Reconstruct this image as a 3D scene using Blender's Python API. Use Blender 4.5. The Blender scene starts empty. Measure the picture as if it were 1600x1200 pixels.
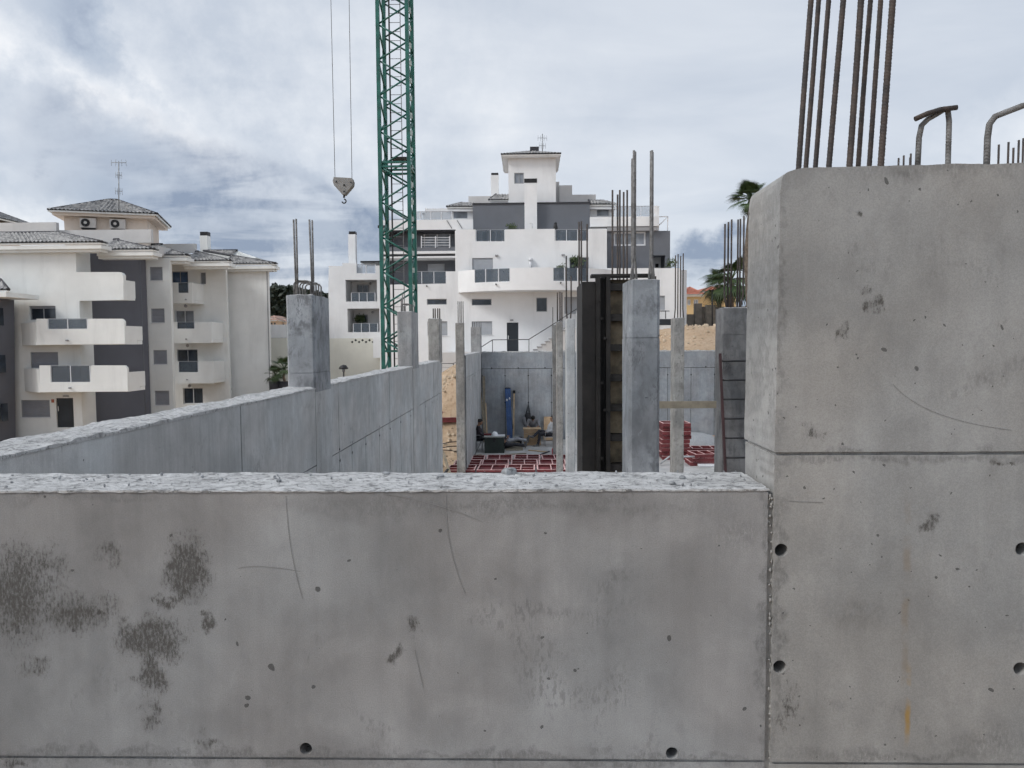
import bpy, bmesh, math, random
from mathutils import Vector, Matrix, Euler, noise as mn
random.seed(7)
R = math.radians
SC = bpy.context.scene
COL = SC.collection

# ------------------------------------------------------------------ camera
CZ = 4.46                       # eye height above the site floor (z = 0)
F = 1150.0                      # focal length in pixels of the 1600 px wide photograph
CAM = Vector((0, 0, CZ))
ROT = Matrix.Rotation(R(1.3), 3, 'Z') @ Matrix.Rotation(R(90 - 3.28), 3, 'X') @ Matrix.Rotation(R(-0.4), 3, 'Z')
cd = bpy.data.cameras.new('camera'); cam = bpy.data.objects.new('camera', cd); COL.objects.link(cam)
cd.sensor_width = 36; cd.lens = F / 1600 * 36; cd.clip_start = 0.05; cd.clip_end = 3000
cam.matrix_world = Matrix.Translation(CAM) @ ROT.to_4x4()
SC.camera = cam
SC.cycles.max_bounces = 5; SC.cycles.diffuse_bounces = 2; SC.cycles.glossy_bounces = 2; SC.cycles.transparent_max_bounces = 8
SC.cycles.use_denoising = True; SC.cycles.use_adaptive_sampling = True; SC.cycles.adaptive_threshold = 0.03; SC.cycles.adaptive_min_samples = 12; SC.cycles.caustics_reflective = False; SC.cycles.caustics_refractive = False

# ------------------------------------------------------------------ sky, sun, exposure
SUN_DIR = Vector((-0.78, -0.40, 0.78)).normalized()     # towards the veiled sun
SC.view_settings.view_transform = 'Standard'; SC.view_settings.look = 'None'
SC.view_settings.gamma = 1; SC.view_settings.use_curve_mapping = False
SC.view_settings.exposure = 0.50
sl = bpy.data.lights.new('sun', 'SUN'); so = bpy.data.objects.new('sun', sl); COL.objects.link(so)
sl.energy = 1.5; sl.angle = R(18); sl.color = (1.0, 0.98, 0.95)
so.rotation_euler = (-SUN_DIR).to_track_quat('-Z', 'Y').to_euler()
so.location = (0, 0, 60)

def px_dir(px, py):
    return (ROT @ Vector(((px - 800) / F, -(py - 600) / F, -1))).normalized()

W = bpy.data.worlds.new('World'); SC.world = W; W.use_nodes = True
def build_world():
    nt = W.node_tree; N = nt.nodes; L = nt.links; N.clear()
    out = N.new('ShaderNodeOutputWorld')
    sky = N.new('ShaderNodeTexSky'); sky.sky_type = 'NISHITA'; sky.sun_disc = False
    sky.sun_elevation = math.asin(SUN_DIR.z); sky.sun_rotation = math.atan2(SUN_DIR.x, SUN_DIR.y)
    b1 = N.new('ShaderNodeBackground'); b1.inputs[1].default_value = 0.10
    L.new(sky.outputs[0], b1.inputs[0])
    tc = N.new('ShaderNodeTexCoord'); D = tc.outputs['Generated']
    def math_(op, a, b=None, c=None, clamp=False):
        n = N.new('ShaderNodeMath'); n.operation = op; n.use_clamp = clamp
        for i, v in enumerate((a, b, c)):
            if v is None: continue
            if isinstance(v, (int, float)): n.inputs[i].default_value = v
            else: L.new(v, n.inputs[i])
        return n.outputs[0]
    def ramp(v, lo, hi):
        n = N.new('ShaderNodeMapRange'); n.interpolation_type = 'SMOOTHSTEP'
        L.new(v, n.inputs[0]); n.inputs[1].default_value = lo; n.inputs[2].default_value = hi
        return n.outputs[0]
    sep = N.new('ShaderNodeSeparateXYZ'); L.new(D, sep.inputs[0])
    zz = math_('ADD', math_('MAXIMUM', sep.outputs[2], 0.0), 0.16)
    cv = N.new('ShaderNodeCombineXYZ')
    L.new(math_('DIVIDE', sep.outputs[0], zz), cv.inputs[0]); L.new(math_('DIVIDE', sep.outputs[1], zz), cv.inputs[1])
    def noise(vec, scale, detail, rough, dist=0.0, rot=0.0, sx=1.0, sy=1.0, off=(0, 0, 0)):
        m = N.new('ShaderNodeMapping'); m.inputs['Rotation'].default_value = (0, 0, rot)
        m.inputs['Scale'].default_value = (sx, sy, 1); m.inputs['Location'].default_value = off
        L.new(vec, m.inputs[0])
        n = N.new('ShaderNodeTexNoise'); n.inputs['Scale'].default_value = scale; n.inputs['Detail'].default_value = detail
        n.inputs['Roughness'].default_value = rough; n.inputs['Distortion'].default_value = dist
        L.new(m.outputs[0], n.inputs[0]); return n.outputs[0]
    big = noise(cv.outputs[0], 0.55, 2, 0.5, 0.0, 0.5, 1, 1, (3.1, 1.7, 0))
    mid = noise(cv.outputs[0], 1.15, 5, 0.56, 0.4, 0.55, 1.0, 1.9, (1.3, 5.2, 0))
    fn = N.new('ShaderNodeTexNoise'); fn.inputs['Scale'].default_value = 8.0; fn.inputs['Detail'].default_value = 6; fn.inputs['Roughness'].default_value = 0.64
    L.new(D, fn.inputs[0]); fine = fn.outputs[0]
    # direction, ruffled by the noise, so that the cloud patches get torn edges
    vs_ = N.new('ShaderNodeVectorMath'); vs_.operation = 'MULTIPLY_ADD'; L.new(fn.outputs['Color'], vs_.inputs[0]); vs_.inputs[1].default_value = (0.14,)*3
    vo = N.new('ShaderNodeVectorMath'); vo.operation = 'ADD'; L.new(D, vo.inputs[0]); vo.inputs[1].default_value = (-0.07,)*3; L.new(vo.outputs[0], vs_.inputs[2])
    DW = vs_.outputs[0]
    def patch(px, py, rx, ry, ang, wob):
        c = px_dir(px, py); right = Vector((c.y, -c.x, 0)).normalized(); up = right.cross(c)
        a = R(ang); e1 = right*math.cos(a) + up*math.sin(a); e2 = up*math.cos(a) - right*math.sin(a)
        m = N.new('ShaderNodeMapping'); m.vector_type = 'TEXTURE'; m.inputs['Location'].default_value = c
        m.inputs['Rotation'].default_value = Matrix((e1, e2, e1.cross(e2))).transposed().to_euler(); m.inputs['Scale'].default_value = (1.25*rx/F, 1.25*ry/F, 0.5)
        L.new(DW if wob > 0.6 else D, m.inputs[0])
        g = N.new('ShaderNodeTexGradient'); g.gradient_type = 'SPHERICAL'; L.new(m.outputs[0], g.inputs[0])
        return g.outputs[1]
    # thin veil: pale grey-blue, a little brighter and darker
    val = math_('ADD', math_('MULTIPLY', math_('SUBTRACT', big, 0.5), 0.75), math_('MULTIPLY', math_('SUBTRACT', mid, 0.5), 0.55))
    def acc(base, m, k): return math_('MULTIPLY_ADD', m, k, base)
    val = acc(val, patch(640, 40, 520, 260, 0, 0.5), 0.26)
    val = acc(val, patch(235, 160, 330, 55, -31, 1.9), 0.45)
    val = acc(val, patch(60, 345, 380, 90, -12, 1.5), 0.30)
    val = acc(val, patch(1610, 195, 150, 60, 25, 1.2), 0.35)
    val = acc(val, patch(470, 450, 150, 60, -30, 1.5), 0.30)
    val = acc(val, patch(1110, 458, 80, 36, 20, 1.3), 0.40)
    val = acc(val, patch(130, 60, 110, 36, -32, 1.4), -0.8)
    val = acc(val, patch(120, 320, 170, 36, -12, 1.6), -0.40)
    val = acc(val, patch(420, 190, 260, 110, -20, 0.5), -0.10)
    val = acc(val, math_('MULTIPLY', math_('SUBTRACT', fine, 0.5), patch(230, 200, 700, 420, -10, 0.5)), 1.5)
    dark = patch(440, 365, 300, 105, -22, 1.5)
    dark = math_('MAXIMUM', dark, math_('MULTIPLY', patch(265, 308, 170, 32, -16, 1.4), 0.75))
    dark = math_('MAXIMUM', dark, math_('MULTIPLY', patch(520, 440, 110, 70, -10, 1.4), 1.1))
    dark = math_('MAXIMUM', dark, math_('MULTIPLY', patch(1185, 425, 150, 80, 25, 0.9), 1.3))
    dark = math_('MULTIPLY', ramp(dark, 0.02, 0.40), math_('ADD', math_('MULTIPLY', ramp(fine, 0.36, 0.62), 0.65), math_('MULTIPLY', ramp(mid, 0.42, 0.58), 0.5), clamp=True))
    cr = N.new('ShaderNodeValToRGB'); e = cr.color_ramp.elements
    e[0].position = 0.0; e[0].color = (0.36, 0.42, 0.53, 1)
    e[1].position = 1.0; e[1].color = (0.93, 0.94, 0.96, 1)
    k = cr.color_ramp.elements.new(0.5); k.color = (0.57, 0.625, 0.71, 1)
    k = cr.color_ramp.elements.new(0.28); k.color = (0.48, 0.545, 0.645, 1)
    k = cr.color_ramp.elements.new(0.75); k.color = (0.73, 0.77, 0.83, 1)
    L.new(math_('ADD', val, 0.53, clamp=True), cr.inputs[0])
    mx = N.new('ShaderNodeMix'); mx.data_type = 'RGBA'
    L.new(math_('MULTIPLY', dark, 0.95), mx.inputs[0]); L.new(cr.outputs[0], mx.inputs[6]); mx.inputs[7].default_value = (0.245, 0.305, 0.42, 1)
    b2 = N.new('ShaderNodeBackground'); L.new(mx.outputs[2], b2.inputs[0]); b2.inputs[1].default_value = 0.75
    ms = N.new('ShaderNodeMixShader'); ms.inputs[0].default_value = 0.93
    L.new(b1.outputs[0], ms.inputs[1]); L.new(b2.outputs[0], ms.inputs[2]); L.new(ms.outputs[0], out.inputs[0])
build_world()
W.cycles.sampling_method = 'MANUAL'; W.cycles.sample_map_resolution = 256

# ------------------------------------------------------------------ helpers
def at(px, py, Y):
    """point of the plane y = Y that the photograph shows at pixel (px, py)"""
    d = ROT @ Vector(((px - 800) / F, -(py - 600) / F, -1))
    return CAM + d * (Y / d.y)
def zat(px, py, Y): return at(px, py, Y).z
def xat(px, py, Y): return at(px, py, Y).x

def tag(o, label=None, cat=None, group=None, kind=None):
    if label: o['label'] = label
    if cat: o['category'] = cat
    if group: o['group'] = group
    if kind: o['kind'] = kind
    return o
WL = {}
def thing(name, loc, label, cat, group=None):
    o = bpy.data.objects.new(name, None); COL.objects.link(o); o.location = loc; o.empty_display_size = 0.2
    WL[o] = Vector(loc); return tag(o, label, cat, group, 'thing')

class MB:
    def __init__(s): s.v = []; s.f = []; s.sm = []
    def add(s, vs, fs, smooth=False):
        b = len(s.v); s.v += [tuple(p) for p in vs]
        for f in fs: s.f.append([i + b for i in f]); s.sm.append(smooth)
        return s
    def box(s, x0, x1, y0, y1, z0, z1):
        x0, x1 = min(x0, x1), max(x0, x1); y0, y1 = min(y0, y1), max(y0, y1); z0, z1 = min(z0, z1), max(z0, z1)
        return s.add([(x0,y0,z0),(x1,y0,z0),(x1,y1,z0),(x0,y1,z0),(x0,y0,z1),(x1,y0,z1),(x1,y1,z1),(x0,y1,z1)],
            [(3,2,1,0),(4,5,6,7),(0,1,5,4),(1,2,6,5),(2,3,7,6),(3,0,4,7)])
    def pbox(s, px0, py0, px1, py1, Y, depth):
        """box whose front face at y = Y shows as a pixel rectangle, running back by depth"""
        a = at((px0 + px1) / 2, py0, Y).z; b = at((px0 + px1) / 2, py1, Y).z; pm = (py0 + py1) / 2
        return s.box(xat(px0, pm, Y), xat(px1, pm, Y), Y, Y + depth, b, a)
    def rod(s, p, q, r, n=8, r2=None, smooth=True):
        p = Vector(p); q = Vector(q); d = (q - p); 
        if d.length < 1e-6: return s
        d.normalize(); a = d.orthogonal().normalized(); b = d.cross(a); r2 = r if r2 is None else r2
        vs = [p + (a * math.cos(t) + b * math.sin(t)) * r for t in [2*math.pi*i/n for i in range(n)]]
        vs += [q + (a * math.cos(t) + b * math.sin(t)) * r2 for t in [2*math.pi*i/n for i in range(n)]]
        s.add(vs, [(i, (i+1) % n, n + (i+1) % n, n + i) for i in range(n)], smooth)
        b0 = len(s.v) - 2*n
        s.f.append([b0 + i for i in reversed(range(n))]); s.sm.append(False)
        s.f.append([b0 + n + i for i in range(n)]); s.sm.append(False)
        return s
    def bar(s, p, q, w, h=None):
        """square bar from p to q"""
        h = h or w; p = Vector(p); q = Vector(q); d = (q - p).normalized()
        up = Vector((0,0,1)) if abs(d.z) < 0.9 else Vector((0,1,0))
        a = d.cross(up).normalized(); b = a.cross(d)
        o = [(-1,-1),(1,-1),(1,1),(-1,1)]
        vs = [c + a*(w/2*i) + b*(h/2*j) for c in (p, q) for i, j in o]
        return s.add(vs, [(0,1,2,3),(7,6,5,4),(0,4,5,1),(1,5,6,2),(2,6,7,3),(3,7,4,0)])
    def path(s, pts, r, n=8):
        """round tube along a bent line"""
        pts = [Vector(p) for p in pts]; rings = []
        a = None
        for i, p in enumerate(pts):
            d = (pts[min(i+1, len(pts)-1)] - pts[max(i-1, 0)]).normalized()
            a = d.orthogonal().normalized() if a is None else (a - d * a.dot(d)).normalized()
            b = d.cross(a)
            rr = r(i) if callable(r) else r
            rings.append([p + (a*math.cos(t) + b*math.sin(t))*rr for t in [2*math.pi*k/n for k in range(n)]])
        vs = [v for rg in rings for v in rg]; fs = []
        for i in range(len(pts) - 1):
            for k in range(n): fs.append((i*n+k, i*n+(k+1) % n, (i+1)*n+(k+1) % n, (i+1)*n+k))
        s.add(vs, fs, True)
        b0 = len(s.v) - len(vs)
        s.f.append([b0 + i for i in reversed(range(n))]); s.sm.append(False)
        s.f.append([b0 + (len(pts)-1)*n + i for i in range(n)]); s.sm.append(False)
        return s
    def ball(s, c, r, nu=12, nv=8, M=None):
        c = Vector(c); r = Vector((r, r, r)) if isinstance(r, (int, float)) else Vector(r); vs = []; fs = []
        for j in range(nv + 1):
            t = math.pi * j / nv
            for i in range(nu):
                u = 2*math.pi*i/nu; p = Vector((math.sin(t)*math.cos(u)*r.x, math.sin(t)*math.sin(u)*r.y, math.cos(t)*r.z))
                if M is not None: p = M @ p
                vs.append(c + p)
        for j in range(nv):
            for i in range(nu): fs.append((j*nu+i, (j+1)*nu+i, (j+1)*nu+(i+1) % nu, j*nu+(i+1) % nu))
        return s.add(vs, fs, True)
    def prism(s, poly, z0, z1):
        """plan polygon (counter-clockwise x, y) pulled up from z0 to z1"""
        n = len(poly)
        s.add([(x, y, z0) for x, y in poly] + [(x, y, z1) for x, y in poly],
              [tuple(reversed(range(n))), tuple(range(n, 2*n))] + [(i, (i+1) % n, n + (i+1) % n, n + i) for i in range(n)])
        return s
    def build(s, name, mat, parent=None, origin=None):
        me = bpy.data.meshes.new(name)
        if origin is None:
            if s.v:
                xs = [p[0] for p in s.v]; ys = [p[1] for p in s.v]; zs = [p[2] for p in s.v]
                origin = Vector(((min(xs)+max(xs))/2, (min(ys)+max(ys))/2, min(zs)))
            else: origin = Vector()
        origin = Vector(origin)
        me.from_pydata([Vector(p) - origin for p in s.v], [], s.f)
        me.polygons.foreach_set('use_smooth', s.sm); me.update()
        return put(name, me, mat, parent, origin)
def put(name, me, mat, parent, origin):
    o = bpy.data.objects.new(name, me); COL.objects.link(o)
    me.materials.append(mat)
    WL[o] = Vector(origin)
    if parent is not None:
        o.parent = parent; o.location = Vector(origin) - WL[parent]
    else: o.location = origin
    return o

def wall_mesh(name, outer, holes, Y, depth, mat, parent=None, bev=0):
    """upright slab: outline and holes are lists of (x, z); front face at y = Y, running back by depth"""
    bm = bmesh.new()
    for loop in [outer] + holes:
        vs = [bm.verts.new((x, Y, z)) for x, z in loop]
        for i in range(len(vs)): bm.edges.new((vs[i], vs[(i+1) % len(vs)]))
    bmesh.ops.triangle_fill(bm, use_beauty=True, use_dissolve=False, edges=bm.edges[:])
    r = bmesh.ops.extrude_face_region(bm, geom=bm.faces[:])
    bmesh.ops.translate(bm, verts=[g for g in r['geom'] if isinstance(g, bmesh.types.BMVert)], vec=(0, depth, 0))
    bmesh.ops.recalc_face_normals(bm, faces=bm.faces[:])
    xs = [v.co.x for v in bm.verts]; zs = [v.co.z for v in bm.verts]
    og = Vector(((min(xs)+max(xs))/2, Y + depth/2, min(zs)))
    bmesh.ops.translate(bm, verts=bm.verts[:], vec=-og)
    me = bpy.data.meshes.new(name); bm.to_mesh(me); bm.free()
    return put(name, me, mat, parent, og)
def prect(px0, py0, px1, py1, Y):
    pm = (py0 + py1)/2; qm = (px0 + px1)/2
    x0, x1 = xat(px0, pm, Y), xat(px1, pm, Y); z1, z0 = zat(qm, py0, Y), zat(qm, py1, Y)
    return [(x0, z0), (x1, z0), (x1, z1), (x0, z1)]
def ppoly(pts, Y): return [(at(x, y, Y).x, at(x, y, Y).z) for x, y in pts]
def circ(x, z, r, n=28): return [(x + k*math.cos(2*math.pi*i/n), z + k*math.sin(2*math.pi*i/n)) for i in range(n) for k in [r*(1 + .05*mn.noise(Vector((x*9 + 3*math.cos(2*math.pi*i/n), z*9 + 3*math.sin(2*math.pi*i/n), 0))))]]
def wob(p, q, step, amp, seed, freq=9.0):
    """points from p to q (q left out), jittered sideways like a chipped edge"""
    p = Vector(p); q = Vector(q); L = (q-p).length; n = max(1, int(L/step)); d = (q-p)/n; nrm = Vector((-d.y, d.x)).normalized(); out = []
    for i in range(n):
        c = p + d*i
        k = 0 if i == 0 else amp*(mn.noise(Vector((i*step*freq, seed, 0))) + 0.6*mn.noise(Vector((i*step*freq*4, seed+9, 0)))) - amp*1.8*max(0, mn.noise(Vector((i*step*freq*1.7, seed+20, 0)))-0.25)
        out.append((c.x + nrm.x*k, c.y + nrm.y*k))
    return out

# ------------------------------------------------------------------ materials
class NT:
    def __init__(s, name):
        s.m = bpy.data.materials.new(name); s.m.use_nodes = True; s.t = s.m.node_tree; s.N = s.t.nodes; s.L = s.t.links
        s.bs = s.N['Principled BSDF']; g = s.N.new('ShaderNodeNewGeometry'); s.pos = g.outputs['Position']; s.geo = g
    def set(s, key, v):
        i = s.bs.inputs[key]
        if hasattr(v, 'node'): s.L.new(v, i)
        else: i.default_value = v
    def map(s, scale=(1,1,1), loc=(0,0,0), rot=(0,0,0), vec=None):
        m = s.N.new('ShaderNodeMapping'); m.inputs['Scale'].default_value = scale; m.inputs['Location'].default_value = loc; m.inputs['Rotation'].default_value = rot
        s.L.new(vec or s.pos, m.inputs[0]); return m.outputs[0]
    def noise(s, scale, detail=4, rough=0.5, dist=0, vec=None):
        n = s.N.new('ShaderNodeTexNoise'); n.inputs['Scale'].default_value = scale; n.inputs['Detail'].default_value = detail
        n.inputs['Roughness'].default_value = rough; n.inputs['Distortion'].default_value = dist
        s.L.new(vec or s.pos, n.inputs[0]); return n.outputs[0]
    def voro(s, scale, vec=None, feature='F1', rnd=1.0):
        n = s.N.new('ShaderNodeTexVoronoi'); n.feature = feature; n.inputs['Scale'].default_value = scale; n.inputs['Randomness'].default_value = rnd
        s.L.new(vec or s.pos, n.inputs[0]); return n
    def math(s, op, a, b=None, clamp=False):
        n = s.N.new('ShaderNodeMath'); n.operation = op; n.use_clamp = clamp
        for i, v in enumerate((a, b)):
            if v is None: continue
            if isinstance(v, (int, float)): n.inputs[i].default_value = v
            else: s.L.new(v, n.inputs[i])
        return n.outputs[0]
    def step(s, v, lo, hi, a=0.0, b=1.0):
        n = s.N.new('ShaderNodeMapRange'); n.interpolation_type = 'SMOOTHSTEP'; s.L.new(v, n.inputs[0])
        n.inputs[1].default_value = lo; n.inputs[2].default_value = hi; n.inputs[3].default_value = a; n.inputs[4].default_value = b
        return n.outputs[0]
    def mix(s, f, a, b, mode='MIX'):
        n = s.N.new('ShaderNodeMix'); n.data_type = 'RGBA'; n.blend_type = mode
        for i, v in ((0, f), (6, a), (7, b)):
            if hasattr(v, 'node'): s.L.new(v, n.inputs[i])
            elif i == 0: n.inputs[0].default_value = v
            else: n.inputs[i].default_value = (*v, 1) if len(v) == 3 else v
        return n.outputs[2]
    def bump(s, h, strength=0.3, dist=0.01):
        n = s.N.new('ShaderNodeBump'); n.inputs['Strength'].default_value = strength; n.inputs['Distance'].default_value = dist
        s.L.new(h, n.inputs['Height']); s.L.new(n.outputs[0], s.bs.inputs['Normal'])

def sc3(c, k): return tuple(x*k for x in c)
def plain(name, col, rough=0.6, metal=0.0, var=0.12, scale=3.0, dirt=0.0, bump=0.0, spec=0.5):
    t = NT(name)
    n = t.noise(scale, 5, 0.6)
    c = t.mix(t.step(n, 0.3, 0.7), sc3(col, 1 - var), sc3(col, 1 + var))
    if dirt:
        n2 = t.noise(1.0, 5, 0.65, 0.4, t.map((1.6*scale, 1.6*scale, 0.25*scale)))
        c = t.mix(t.math('MULTIPLY', t.step(n2, 0.5, 0.8), dirt), c, sc3(col, 0.45))
    t.set('Base Color', c); t.set('Roughness', rough); t.set('Metallic', metal); t.set('Specular IOR Level', spec)
    if bump: t.bump(t.noise(scale*12, 5, 0.6), bump, 0.01)
    return t.m
def glossy(name, col, rough=0.08, spec=0.6):
    t = NT(name); t.set('Base Color', t.mix(t.step(t.noise(1.3, 2), 0.3, 0.7), sc3(col, 0.7), sc3(col, 1.4)))
    t.set('Roughness', rough); t.set('Specular IOR Level', spec); return t.m
def clear_glass(name, tint, alpha):
    t = NT(name); t.set('Base Color', (*tint, 1)); t.set('Roughness', 0.05); t.set('Alpha', alpha); return t.m

def concrete(name, col, mott=0.16, streak=0.14, pits=1.0, pit_scale=16, stains=(), rust=(), warm=0.0, board=0.0, fine=0.25, rub=0.0, blot=0.0, grain=0.14):
    t = NT(name)
    n1 = t.noise(0.9, 4, 0.62, 0.3); n1b = t.noise(3.2, 4, 0.6, 0.5)
    c = t.mix(t.step(n1, 0.32, 0.68), sc3(col, 1 - mott), sc3(col, 1 + mott))
    c = t.mix(1.0, c, t.mix(t.step(n1b, 0.25, 0.75), (1-mott*0.8,)*3, (1+mott*0.5,)*3), 'MULTIPLY')
    hue = t.noise(1.7, 1, 0.5, 0, t.map(loc=(7, 3, 1)))
    c = t.mix(1.0, c, t.mix(t.step(hue, 0.35, 0.65), (1.0, 0.985 , 0.97 - warm), (0.975, 0.995, 1.0)), 'MULTIPLY')
    st = t.noise(1.0, 3, 0.65, 0.0, t.map((9, 9, 0.7)))
    c = t.mix(1.0, c, t.mix(t.step(st, 0.3, 0.75), (1 + streak*0.4,)*3, (1 - streak,)*3), 'MULTIPLY')
    if board:
        bd = t.noise(1.0, 3, 0.7, 0.0, t.map((38, 38, 0.35)))
        c = t.mix(1.0, c, t.mix(t.step(bd, 0.35, 0.7), (1 + board*0.5,)*3, (1 - board,)*3), 'MULTIPLY')
    gr = t.noise(260, 2, 0.7)
    c = t.mix(1.0, c, t.mix(t.step(gr, 0.25, 0.75), (1 - grain,)*3, (1 + grain*0.85,)*3), 'MULTIPLY')
    h = t.math('MULTIPLY', gr, 0.12)
    if pits:
        for k, (psc, th, sel) in enumerate(((pit_scale, 0.115, 0.62), (pit_scale*2.9, 0.17, 0.68))):
            wv = t.N.new('ShaderNodeVectorMath'); wv.operation = 'ADD'; t.L.new(t.pos, wv.inputs[0])
            dn = t.N.new('ShaderNodeTexNoise'); dn.inputs['Scale'].default_value = psc*1.6; dn.inputs['Detail'].default_value = 0; t.L.new(t.pos, dn.inputs[0])
            ds = t.N.new('ShaderNodeVectorMath'); ds.operation = 'SCALE'; ds.inputs['Scale'].default_value = 0.5/psc; t.L.new(dn.outputs['Color'], ds.inputs[0]); t.L.new(ds.outputs[0], wv.inputs[1])
            v = t.voro(psc, wv.outputs[0]); sp = t.N.new('ShaderNodeSeparateColor'); t.L.new(v.outputs['Color'], sp.inputs[0])
            rad = t.math('MULTIPLY', sp.outputs[1], th)
            m = t.math('MULTIPLY', t.math('LESS_THAN', v.outputs['Distance'], rad), t.math('GREATER_THAN', sp.outputs[0], sel))
            c = t.mix(t.math('MULTIPLY', m, 0.8*pits), c, sc3(col, 0.2)); h = t.math('SUBTRACT', h, t.math('MULTIPLY', m, 1.2))
    if blot:
        bl = t.noise(1.0, 4, 0.72, 0.25, t.map((8.5, 8.5, 5.0), (1, 4, 2)))
        c = t.mix(t.math('MULTIPLY', t.step(bl, 0.46, 0.66), blot), c, sc3(col, 0.5)); c = t.mix(t.math('MULTIPLY', t.step(bl, 0.40, 0.26), blot*0.6), c, sc3(col, 1.45))
    if rub:
        rb = t.math('MULTIPLY', t.step(t.noise(2.3, 4, 0.7, 0.8, t.map(loc=(3, 8, 2))), 0.55, 0.68), t.step(t.noise(75, 2, 0.75, 0, t.map((1, 1, 0.35))), 0.48, 0.6))
        c = t.mix(t.math('MULTIPLY', rb, rub), c, sc3(col, 0.4))
    if stains:
        grain = t.noise(1, 4, 0.8, 0, t.map((120, 120, 48)))
        dn = t.N.new('ShaderNodeTexNoise'); dn.inputs['Scale'].default_value = 17; dn.inputs['Detail'].default_value = 3; t.L.new(t.pos, dn.inputs[0])
        ma = t.N.new('ShaderNodeVectorMath'); ma.operation = 'MULTIPLY_ADD'; t.L.new(dn.outputs['Color'], ma.inputs[0]); ma.inputs[1].default_value = (0.13,)*3
        of = t.N.new('ShaderNodeVectorMath'); of.operation = 'ADD'; t.L.new(t.pos, of.inputs[0]); of.inputs[1].default_value = (-0.065,)*3; t.L.new(of.outputs[0], ma.inputs[2])
        tot = None; soft = None
        for (p, rx, rz, k) in stains:
            mp = t.N.new('ShaderNodeMapping'); mp.vector_type = 'TEXTURE'; mp.inputs['Location'].default_value = p; mp.inputs['Scale'].default_value = (rx*1.7, 1.0, rz*1.7); t.L.new(ma.outputs[0], mp.inputs[0])
            g = t.N.new('ShaderNodeTexGradient'); g.gradient_type = 'SPHERICAL'; t.L.new(mp.outputs[0], g.inputs[0])
            b = t.math('MULTIPLY', g.outputs[1], 1.5*abs(k))
            if k > 0: tot = b if tot is None else t.math('MAXIMUM', tot, b)
            else: soft = b if soft is None else t.math('MAXIMUM', soft, b)
        msk = t.step(t.math('ADD', t.math('MULTIPLY', t.math('MINIMUM', tot, 0.8), 0.36), grain), 0.60, 0.86, 0.0, 0.92)
        msk = t.math('MULTIPLY', msk, t.step(tot, 0.02, 0.3))
        smear = t.math('MULTIPLY', t.step(tot, 0.08, 0.75), 0.30)
        if soft is not None: smear = t.math('MAXIMUM', smear, t.math('MULTIPLY', t.math('MULTIPLY', t.step(soft, 0.0, 0.7), t.step(grain, 0.30, 0.62)), 0.55))
        c = t.mix(smear, c, sc3(col, 0.36))
        c = t.mix(t.math('MULTIPLY', msk, 0.9), c, (col[0]*0.19, col[1]*0.178, col[2]*0.16))
    for (p, rx, rz, k, rc) in rust:
        sp = t.N.new('ShaderNodeSeparateXYZ'); t.L.new(t.pos, sp.inputs[0])
        wv = t.math('MULTIPLY', t.math('SUBTRACT', t.noise(7, 3), 0.5), 0.03)
        u = t.math('ABSOLUTE', t.math('DIVIDE', t.math('ADD', t.math('SUBTRACT', sp.outputs[0], p[0]), wv), rx)); v = t.math('ABSOLUTE', t.math('DIVIDE', t.math('SUBTRACT', sp.outputs[2], p[2]), rz))
        m = t.math('MULTIPLY', t.step(u, 0.2, 1.0, 1, 0), t.step(v, 0.4, 1.0, 1, 0)); m = t.math('MULTIPLY', m, t.step(t.noise(14, 4), 0.35, 0.6))
        c = t.mix(t.math('MULTIPLY', m, k), c, rc)
    t.set('Base Color', c); t.set('Roughness', t.step(n1b, 0.2, 0.8, 0.62, 0.85)); t.set('Specular IOR Level', 0.35)
    t.bump(t.math('ADD', h, t.math('MULTIPLY', n1b, 0.8)), fine, 0.006)
    return t.m

YF = 2.2                                    # front face of the near wall
def fp(px, py): return tuple(at(px, py, YF))
def mm(px): return px / F * YF
M = {}
M['front'] = concrete('near_wall_concrete', (0.325, 0.323, 0.323), 0.20, 0.10, 1.0, 13, rub=0.42, blot=0.20, grain=0.13, stains=[
    (fp(290, 890), mm(30), mm(50), 0.85), (fp(262, 938), mm(24), mm(14), 0.6), (fp(232, 1000), mm(52), mm(34), 0.8), (fp(240, 1050), mm(22), mm(36), 0.75),
    (fp(25, 925), mm(60), mm(72), 0.68), (fp(115, 955), mm(70), mm(30), 0.62), (fp(60, 880), mm(50), mm(30), 0.5), (fp(60, 1040), mm(30), mm(24), 0.45), (fp(170, 860), mm(20), mm(22), 0.5), (fp(325, 975), mm(9), mm(16), 0.8),
    (fp(647, 978), mm(13), mm(18), 0.75), (fp(620, 1022), mm(12), mm(17), 0.75), (fp(330, 1155), mm(14), mm(12), 0.6), (fp(235, 1118), mm(16), mm(26), 0.5),
    (fp(960, 905), mm(24), mm(14), -0.3), (fp(20, 1192), mm(14), mm(8), 0.7), (fp(250, 1180), mm(420), mm(9), -0.62), (fp(900, 1184), mm(420), mm(8), -0.55), (fp(120, 775), mm(160), mm(10), -0.4), (fp(790, 790), mm(380), mm(14), -0.42), (fp(1195, 960), mm(8), mm(260), -0.55), (fp(1150, 830), mm(50), mm(40), -0.35)])
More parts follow.
